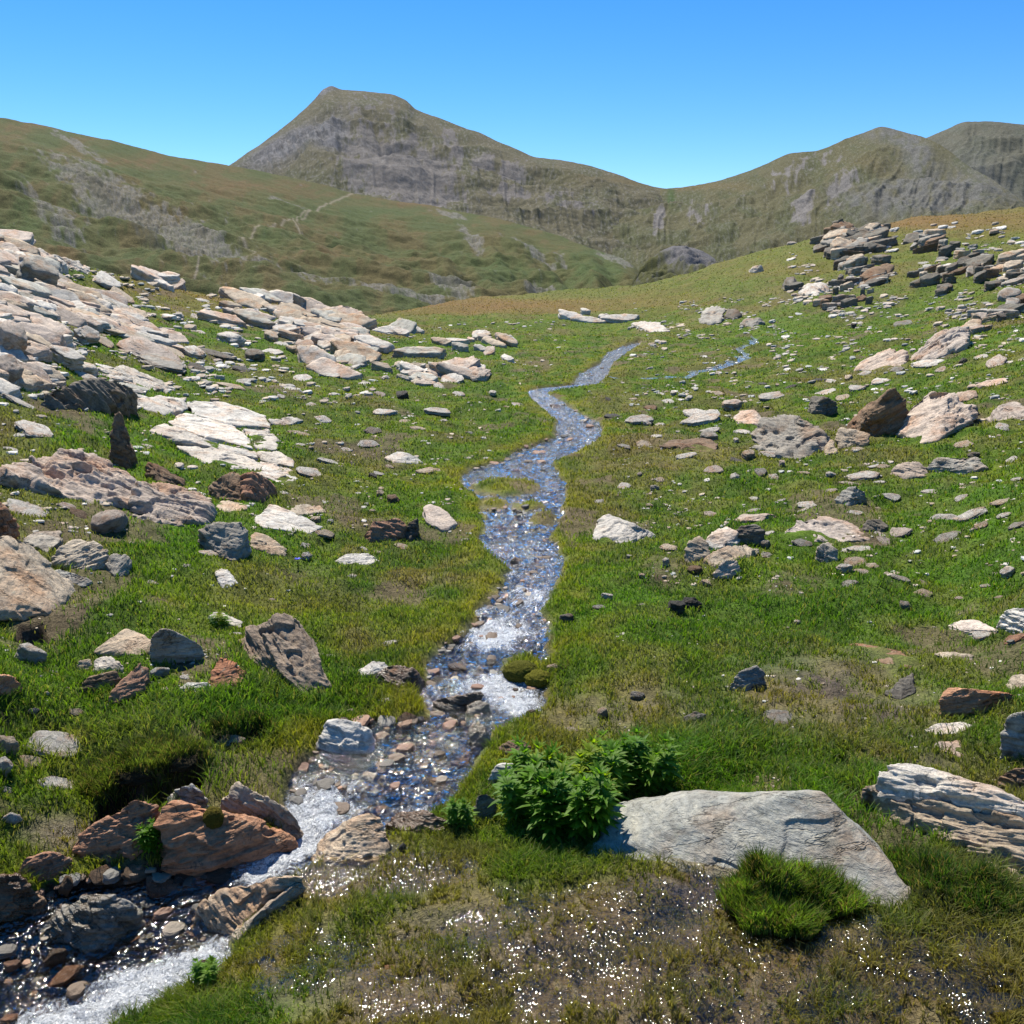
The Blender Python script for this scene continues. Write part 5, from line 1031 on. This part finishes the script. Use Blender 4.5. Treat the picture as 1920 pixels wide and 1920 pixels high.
def turf(n_total):
    # denser towards the eye: pdf over ln d proportional to d**-.62
    l = np.linspace(math.log(1.1), math.log(95), 4000); p = np.exp(-.62*l); cdf = np.cumsum(p); cdf /= cdf[-1]
    d = np.exp(np.interp(rng.random(n_total), cdf, l)); a = rng.uniform(-.92, .92, n_total)
    x, y = np.sin(a)*d, np.cos(a)*d
    # gather into tufts
    ts = .040*np.ones(n_total); wxx = x+.06*noise2(x/.09, y/.09, 77); wyy = y+.06*noise2(x/.09, y/.09, 78); cx, cy = np.floor(wxx/ts), np.floor(wyy/ts)
    hx = (_hash(cx.astype(np.int64), cy.astype(np.int64), np.zeros(n_total, np.int64), 5) & 65535)/65536.; hy = (_hash(cx.astype(np.int64), cy.astype(np.int64), np.ones(n_total, np.int64), 6) & 65535)/65536.
    gx, gy = (cx+hx)*ts+x-wxx, (cy+hy)*ts+y-wyy; pull = .42*np.clip(1.6-d/4, 0, 1)
    x2, y2 = x+(gx-x)*pull, y+(gy-y)*pull; lean = ((x-gx)/ts*pull*2, (y-gy)/ts*pull*2); x, y = x2, y2
    d = np.hypot(x, y); z = ground_z(x, y)
    ia = np.clip(np.round((np.arctan2(x, y)-AZ[0])/(AZ[1]-AZ[0])).astype(int), 0, NA-1); jd = np.clip(np.round((np.log(d)-LD[0])/(LD[1]-LD[0])).astype(int), 0, ND-1)
    px, py = PXB[ia, jd], PYB[ia, jd]; sdm = _sdm[ia, jd]; wet = WET[ia, jd]; bare = _bare[ia, jd]; steep = _st[ia, jd]
    tall = np.zeros(n_total)
    for b in TALL: tall = np.maximum(tall, b[4]*blob(px, py, *b[:4]))
    clump = fbm2(x/.22, y/.22, 2, 501); cl2 = fbm2(x/.9, y/.9, 2, 505)
    r = rng.random(n_total)
    keep = (sdm < -.012-.02*rng.random(n_total)) & (r > bare*.9) & (r > wet*.45) & (r > steep*.5) & (seg_dist(TRIB, px, py) > 7) & (((px > -160) & (px < 2090) & (py < 2060)) | (r < .5))
    keep &= ~((wet > .3) & (fbm2(x/.16, y/.16, 2, 509) < -.10) & (rng.random(n_total) < .85))
    idx = np.nonzero(keep)[0]; idx = idx[~inside_rocks(x[idx], y[idx])]
    x, y, z, d, px, py, sdm, wet, tall, clump, cl2 = [v[idx] for v in (x, y, z, d, px, py, sdm, wet, tall, clump, cl2)]; lean = (lean[0][idx], lean[1][idx]); n = len(idx)
    col = turf_rgb(px, py, x, y, sdm, wet)
    u = rng.random(n)[:, None]; col = col*(.8+.9*u)
    dry = (rng.random(n) < .10+.18*wet+.10*np.clip(cl2, 0, 1)); col[dry] = col[dry]*.4+np.array((.24, .20, .085))*.8
    h = (.022+.018*rng.random(n)+.020*np.clip(clump, -.5, 1)+.010*np.clip(cl2, -.5, 1)+.036*tall)*(1-.35*wet)
    h = np.clip(h, .010, .13)*np.interp(d, (3, 5, 10, 30, 80), (1, .78, .8, 1.1, 1.6))
    w = (.0020+.0016*rng.random(n))*np.maximum(d/2.6, 1)**1.0*(1+.2*tall)
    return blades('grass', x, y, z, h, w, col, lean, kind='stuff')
turf(1120000)
# ------------------------------------------------------------------ tussock in front of the broad slab
def tussock(mounds, n, label, base=(.115, .185, .022)):
    """mounds: (cx, cy, radius px, height m); one shaggy plant"""
    g, d = hit(mounds[0][0], mounds[0][1])
    root = bpy.data.objects.new('grass_tussock', None); COL.objects.link(root); root.location = g; root['label'] = label; root['category'] = 'tussock'; root['kind'] = 'thing'
    vs, fs0, off, X, Y, Zt, OX, OY = [], [], 0, [], [], [], [], []
    tot = sum(m[2]**2 for m in mounds)
    for cx, cy, rp, hg in mounds:
        c, dd = hit(cx, cy); R = rp*dd/F; c = c-g
        dirs, fs = cube_sphere(12); co = dirs*(R*.55, R*.4, hg*.38); co = co*(1+.35*fbm3(dirs[:, 0]*2.3, dirs[:, 1]*2.3, dirs[:, 2]*2.3, 3, int(cx)))[:, None]
        vs.append(co+np.array(c)); fs0.append(fs+off); off += len(co)
        k = int(n*rp*rp/tot); a = rng.uniform(0, 2*math.pi, k); q = np.sqrt(rng.random(k)); q *= 1+.25*noise2(np.cos(a)*1.5+cx, np.sin(a)*1.5, 3)
        x, y = np.cos(a)*q*R, np.sin(a)*q*R*.8
        Zt.append(np.interp(q, (0, .5, .85, 1.1, 1.4), (.58*hg, .50*hg, .28*hg, .02, -.01))*(1+.2*fbm2((x+cx)/.06, y/.06, 2, 3))+c[2]*.0); X.append(x+c[0]); Y.append(y+c[1]); OX.append(np.cos(a)*q); OY.append(np.sin(a)*q)
    x, y, z, ox, oy = [np.concatenate(v) for v in (X, Y, Zt, OX, OY)]; k = len(x)
    z = z + ground_z(x+g[0], y+g[1])-g[2]
    link('root_mound', mesh_np('root_mound', np.concatenate(vs), [np.concatenate(fs0)], M_MOSS, True, {'Col': np.repeat(np.array([(.035, .028, .015)]), off, 0)}), root)
    pn = fbm2(x/.09, y/.09, 3, 17)
    col = np.array(base)[None]*(.55+.9*rng.random(k))[:, None]*(1+.6*pn)[:, None]; dry = rng.random(k) < .16+.2*np.clip(pn, 0, 1); col[dry] = (.21, .165, .07)
    hg = np.mean([m[3] for m in mounds]); h = rng.uniform(.25, .75, k)*(.035+hg*.30)*(1+.7*fbm2(x/.05, y/.05, 2, 9))
    ln = .45; o = blades('grass_blades', x, y, z, np.maximum(h, .012), rng.uniform(.0018, .0034, k), col, (ox*ln+.5*noise2(x/.06, y/.06, 21), oy*ln+.5*noise2(x/.06, y/.06, 22)), curl=.2); o.parent = root
def moss_mat():
    m = NT('moss_cushion'); c = m.n('Attribute', attribute_name='Col').outputs[0]; pos = m.n('NewGeometry').outputs[0]; f = m.noise(pos, 160, 5, .75)
    return m.finish(m.n('BsdfPrincipled', {'Base Color': m.mix(1, c, m.ramp(f, [(.3, .45), (.7, 1.7)]), 'MULTIPLY'), 'Roughness': .95, 'Normal': m.bump(f, 1, .012), 'Specular IOR Level': .1}).outputs[0])
M_MOSS = moss_mat()
# ------------------------------------------------------------------ moss cushions
def moss(cx, cy, wpx, hpx, label, rgb, lift=0.):
    g, d = hit(cx, cy+hpx*.4); W = wpx*d/F
    dirs, fs = cube_sphere(18); co = dirs*(W*.5, W*.42, hpx*d/F*.62); co *= (1+.10*fbm3(dirs[:, 0]*4, dirs[:, 1]*4, dirs[:, 2]*4, 4, int(cx)))[:, None]
    o = link('moss_cushion', mesh_np('moss_cushion', co, [fs], M_MOSS, True, {'Col': np.repeat(np.array([rgb]), len(co), 0)}), label=label, category='moss', kind='thing', group='moss cushions along the stream')
    o.location = (g[0], g[1], g[2]+lift)
    return o
tussock([(1440,1685,78,.16),(1500,1700,76,.13),(1400,1700,55,.10),(1560,1700,60,.08),(1460,1740,80,.08)], 16000, 'shaggy green grass tussock growing in front of the broad foreground slab')
tussock([(1190,1592,40,.03),(1240,1590,36,.03),(1300,1588,30,.03)], 1500, 'low yellow green grass tuft under the front edge of the broad foreground slab', (.12, .13, .025))
tussock([(1760,1650,70,.06),(1840,1680,70,.06),(1700,1620,40,.04)], 4000, 'dark green tussock growing below the lower layered slab', (.06, .12, .018))
tussock([(255,1450,85,.08),(330,1430,70,.07),(190,1470,50,.05)], 9000, 'grassy turf hump hanging over the dark undercut bank', (.105, .145, .025))
tussock([(430,1400,50,.05),(480,1385,45,.05)], 2600, 'small grass hump above the round ford boulder', (.07, .125, .018))
moss(405, 1572, 42, 40, 'round olive moss cushion on the large rusty cascade boulder', (.085, .070, .010), .10)
moss(978, 1246, 74, 40, 'olive moss cushion at the right edge of the little falls', (.085, .085, .012))
moss(1010, 1262, 60, 30, 'yellow moss hump beside the olive one at the little falls', (.120, .115, .014))
moss(850, 1530, 50, 26, 'green moss pad between the cascade and the pale weed', (.075, .100, .012))
moss(60, 1672, 22, 30, 'tiny bright moss pad on the brown edge boulder', (.10, .12, .012), .03)
# ------------------------------------------------------------------ leafy plants
def leaf_mat(name, rgb):
    m = NT(name); n = m.n; pos = n('NewGeometry').outputs[0]; f = m.noise(pos, 45, 3)
    c = m.mix(1, m.mix(1, rgb, m.ramp(f, [(.3, .65), (.7, 1.35)]), 'MULTIPLY'), m.ramp(n('ObjectInfo').outputs['Random'], [(0., (.85, .9, .9)), (.5, (1, 1, 1)), (.86, (1.25, 1.1, .9)), (1., (2.0, 1.25, .8))]), 'MULTIPLY')
    d = n('BsdfPrincipled', {'Base Color': c, 'Roughness': .55, 'Specular IOR Level': .25}).outputs[0]
    t = n('BsdfTranslucent', {'Color': m.mix(1, c, (1.3, 1.5, .35), 'MULTIPLY')}).outputs[0]
    return m.finish(n('MixShader', {0: .54, 1: d, 2: t}).outputs[0])
M_LEAF, M_STEM = leaf_mat('plant_leaf', (.12, .235, .022)), leaf_mat('plant_stem', (.055, .075, .022))
def leaf_geo(L, w, droop, segs=4):
    s = np.linspace(0, 1, segs+1); wid = w*np.sin(np.pi*np.clip(s*.92+.05, 0, 1))**.8; wid[-1] = w*.04
    x = s*L*np.cos(droop*s*.6); z = -np.sin(droop*s)*L*s*.55+.15*L*s
    c = np.stack([np.stack([x, -wid, z+wid*.35], 1), np.stack([x, 0*wid, z], 1), np.stack([x, wid, z+wid*.35], 1)], 1).reshape(-1, 3)
    return c, grid_faces(segs+1, 3)
def shoot(seed, H, leaf, nlev, wl):
    r = random.Random(seed); sc, sf, so = [], [], 0
    bend = (r.uniform(-.12, .12), r.uniform(-.12, .12)); t = np.linspace(0, 1, 7); ring = []
    for q in t:
        for k in range(5):
            a = 2*math.pi*k/5; rad = .0032*(1-.5*q); ring.append((bend[0]*H*q*q+math.cos(a)*rad, bend[1]*H*q*q+math.sin(a)*rad, H*q))
    i = np.arange(35).reshape(7, 5); f = np.stack([i[:-1], np.roll(i[:-1], -1, 1), np.roll(i[1:], -1, 1), i[1:]], -1).reshape(-1, 4)
    stem = mesh_np('stem', np.array(ring), [f], M_STEM, True)
    for lv in range(nlev):
        q = .22+.78*lv/(nlev-1); top = lv >= nlev-2; m = r.randint(6, 8) if top else r.randint(4, 6)
        L0 = leaf*(.55+.7*math.sin(math.pi*min(q*.9+.05, 1))) if not top else leaf*(.62 if lv == nlev-1 else .85)
        for k in range(m):
            a = 2*math.pi*(k+r.uniform(-.25, .25))/m+lv*1.1; up = r.uniform(.15, .5)+(.55 if lv == nlev-1 else 0)
            lobes = ((0, 1.), (.5, .62), (-.5, .62)) if wl > .2 else ((0, 1.),)
            for da, ls in lobes:      # deeply cut leaf: centre lobe and two side lobes
                c, ff = leaf_geo(L0*ls*r.uniform(.85, 1.15), L0*.095, r.uniform(.3, 1.0))
                ca, sa = math.cos(up), math.sin(up); x = c[:, 0]*ca-c[:, 2]*sa; z = c[:, 0]*sa+c[:, 2]*ca
                ct, st = math.cos(a+da), math.sin(a+da); X = x*ct-c[:, 1]*st; Y = x*st+c[:, 1]*ct
                sc.append(np.stack([X+bend[0]*H*q*q, Y+bend[1]*H*q*q, z+H*q], 1)); sf.append(ff+so); so += len(c)
    lv = mesh_np('leaf_whorl', np.concatenate(sc), [np.concatenate(sf)], M_LEAF, True)
    return stem, lv
SHOOTS = [shoot(900+k, 1., .38, 6, 1) for k in range(6)]
def plant(label, spots, name='leafy_plant', tone=None, s0=.2, s1=.32, group=None):
    g0, d0 = hit(*spots[0][:2]); root = bpy.data.objects.new(name, None); COL.objects.link(root); root.location = g0
    root['label'] = label; root['category'] = 'plant'; root['kind'] = 'thing'
    if group: root['group'] = group
    for k, (px, py) in enumerate(spots):
        g, d = hit(px, py); st, lv = SHOOTS[k % 6]
        H = _r.uniform(s0, s1); o = link('stem', st, root); o.location = g-g0; o.rotation_euler = (_r.uniform(-.22, .22), _r.uniform(-.22, .22), _r.uniform(0, 6.28)); o.scale = (H,)*3
        l = link('leaf_whorl', lv, o)
spots = []
pl = [(985,1500),(1040,1478),(1120,1470),(1200,1462),(1248,1468),(1240,1500),(1180,1500),(1135,1540),(1105,1585),(1050,1590),(1000,1560),(955,1545),(940,1520)]
while len(spots) < 74:
    px, py = _r.uniform(958, 1262), _r.uniform(1448, 1590)
    if poly_sd(pl, np.array([px]), np.array([py]))[0] > -4: spots.append((px, py))
plant('large bright green leafy plant beside the left end of the broad foreground slab', spots, s0=.10, s1=.21)
plant('pale green feathery weed at the water edge left of the dark pointed rock', [(862, 1548), (848, 1552), (876, 1552), (866, 1560)], 'leafy_weed', s0=.07, s1=.10)
plant('yellow green leafy tuft between the red wedge and rusty cascade boulders', [(276,1598),(285,1590),(293,1600),(284,1606),(290,1585),(300,1602)], 'leafy_weed', s0=.06, s1=.10)
plant('small green weed on the mossy bank by the bottom cascade', [(392,1842),(402,1834),(380,1850),(390,1856)], 'leafy_weed', s0=.05, s1=.08)
plant('small green weed under the white elongated stone', [(414,1178),(420,1182),(408,1182)], 'leafy_weed', s0=.07, s1=.10)
# one blue gentian on the left bank
g, d = hit(559, 1066)
root = bpy.data.objects.new('gentian_flower', None); COL.objects.link(root); root.location = g
root['label'] = 'single deep blue flower in the turf left of the dry brown patch'; root['category'] = 'flower'; root['kind'] = 'thing'
dirs, fs = cube_sphere(4); o = link('stem', mesh_np('stem', dirs*(.003, .003, .03)+(0, 0, .02), [fs], M_STEM, True), root)
pc, pf, off = [], [], 0
for k in range(5):
    c, f = leaf_geo(.022, .007, .3); a = k*1.2566; pc.append(np.stack([c[:, 0]*math.cos(a)-c[:, 1]*math.sin(a), c[:, 0]*math.sin(a)+c[:, 1]*math.cos(a), c[:, 2]+.05+c[:, 0]*.6], 1)); pf.append(f+off); off += len(c)
m = NT('blue_petal'); link('petals', mesh_np('petals', np.concatenate(pc), [np.concatenate(pf)], m.finish(m.n('BsdfPrincipled', {'Base Color': (.03, .05, .55, 1), 'Roughness': .6}).outputs[0]), True), root)
# ------------------------------------------------------------------ camera, light, sky
cam = bpy.data.cameras.new('camera'); co = bpy.data.objects.new('camera', cam); COL.objects.link(co)
co.location = (0, 0, EYE); co.rotation_euler = (math.pi/2-PITCH, 0, 0)
cam.sensor_width = 36; cam.lens = 36*F/1920; cam.clip_start = .05; cam.clip_end = 20000
SC.camera = co
SUN_EL, SUN_AZ = math.radians(57), math.radians(-24)          # azimuth from the view axis, left negative
sv = Vector((math.sin(SUN_AZ)*math.cos(SUN_EL), math.cos(SUN_AZ)*math.cos(SUN_EL), math.sin(SUN_EL)))
sl = bpy.data.lights.new('sun', 'SUN'); so = bpy.data.objects.new('sun', sl); COL.objects.link(so)
sl.energy = 5.0; sl.angle = math.radians(.53); sl.color = (1, .94, .83)
so.rotation_euler = sv.to_track_quat('Z', 'Y').to_euler(); so.location = (-30, 20, 60)
w = bpy.data.worlds.new('World'); SC.world = w; w.use_nodes = True
nt = w.node_tree; nt.nodes.clear()
sky = nt.nodes.new('ShaderNodeTexSky'); sky.sky_type = 'NISHITA'; sky.sun_disc = False
sky.sun_elevation = SUN_EL; sky.sun_rotation = SUN_AZ; sky.altitude = 2400; sky.air_density = 1.0; sky.dust_density = .08; sky.ozone_density = 3.2
hs = nt.nodes.new('ShaderNodeHueSaturation'); hs.inputs['Hue'].default_value = .502; hs.inputs['Saturation'].default_value = 1.34
bg = nt.nodes.new('ShaderNodeBackground'); bg.inputs[1].default_value = .105
wo = nt.nodes.new('ShaderNodeOutputWorld')
nt.links.new(sky.outputs[0], hs.inputs['Color']); nt.links.new(hs.outputs[0], bg.inputs[0]); nt.links.new(bg.outputs[0], wo.inputs[0])
SC.view_settings.view_transform = 'Standard'; SC.view_settings.look = 'None'; SC.view_settings.exposure = .68; SC.view_settings.gamma = 1
SC.cycles.use_denoising = True
SC.cycles.max_bounces = 6; SC.cycles.transparent_max_bounces = 8; SC.cycles.sample_clamp_indirect = 4
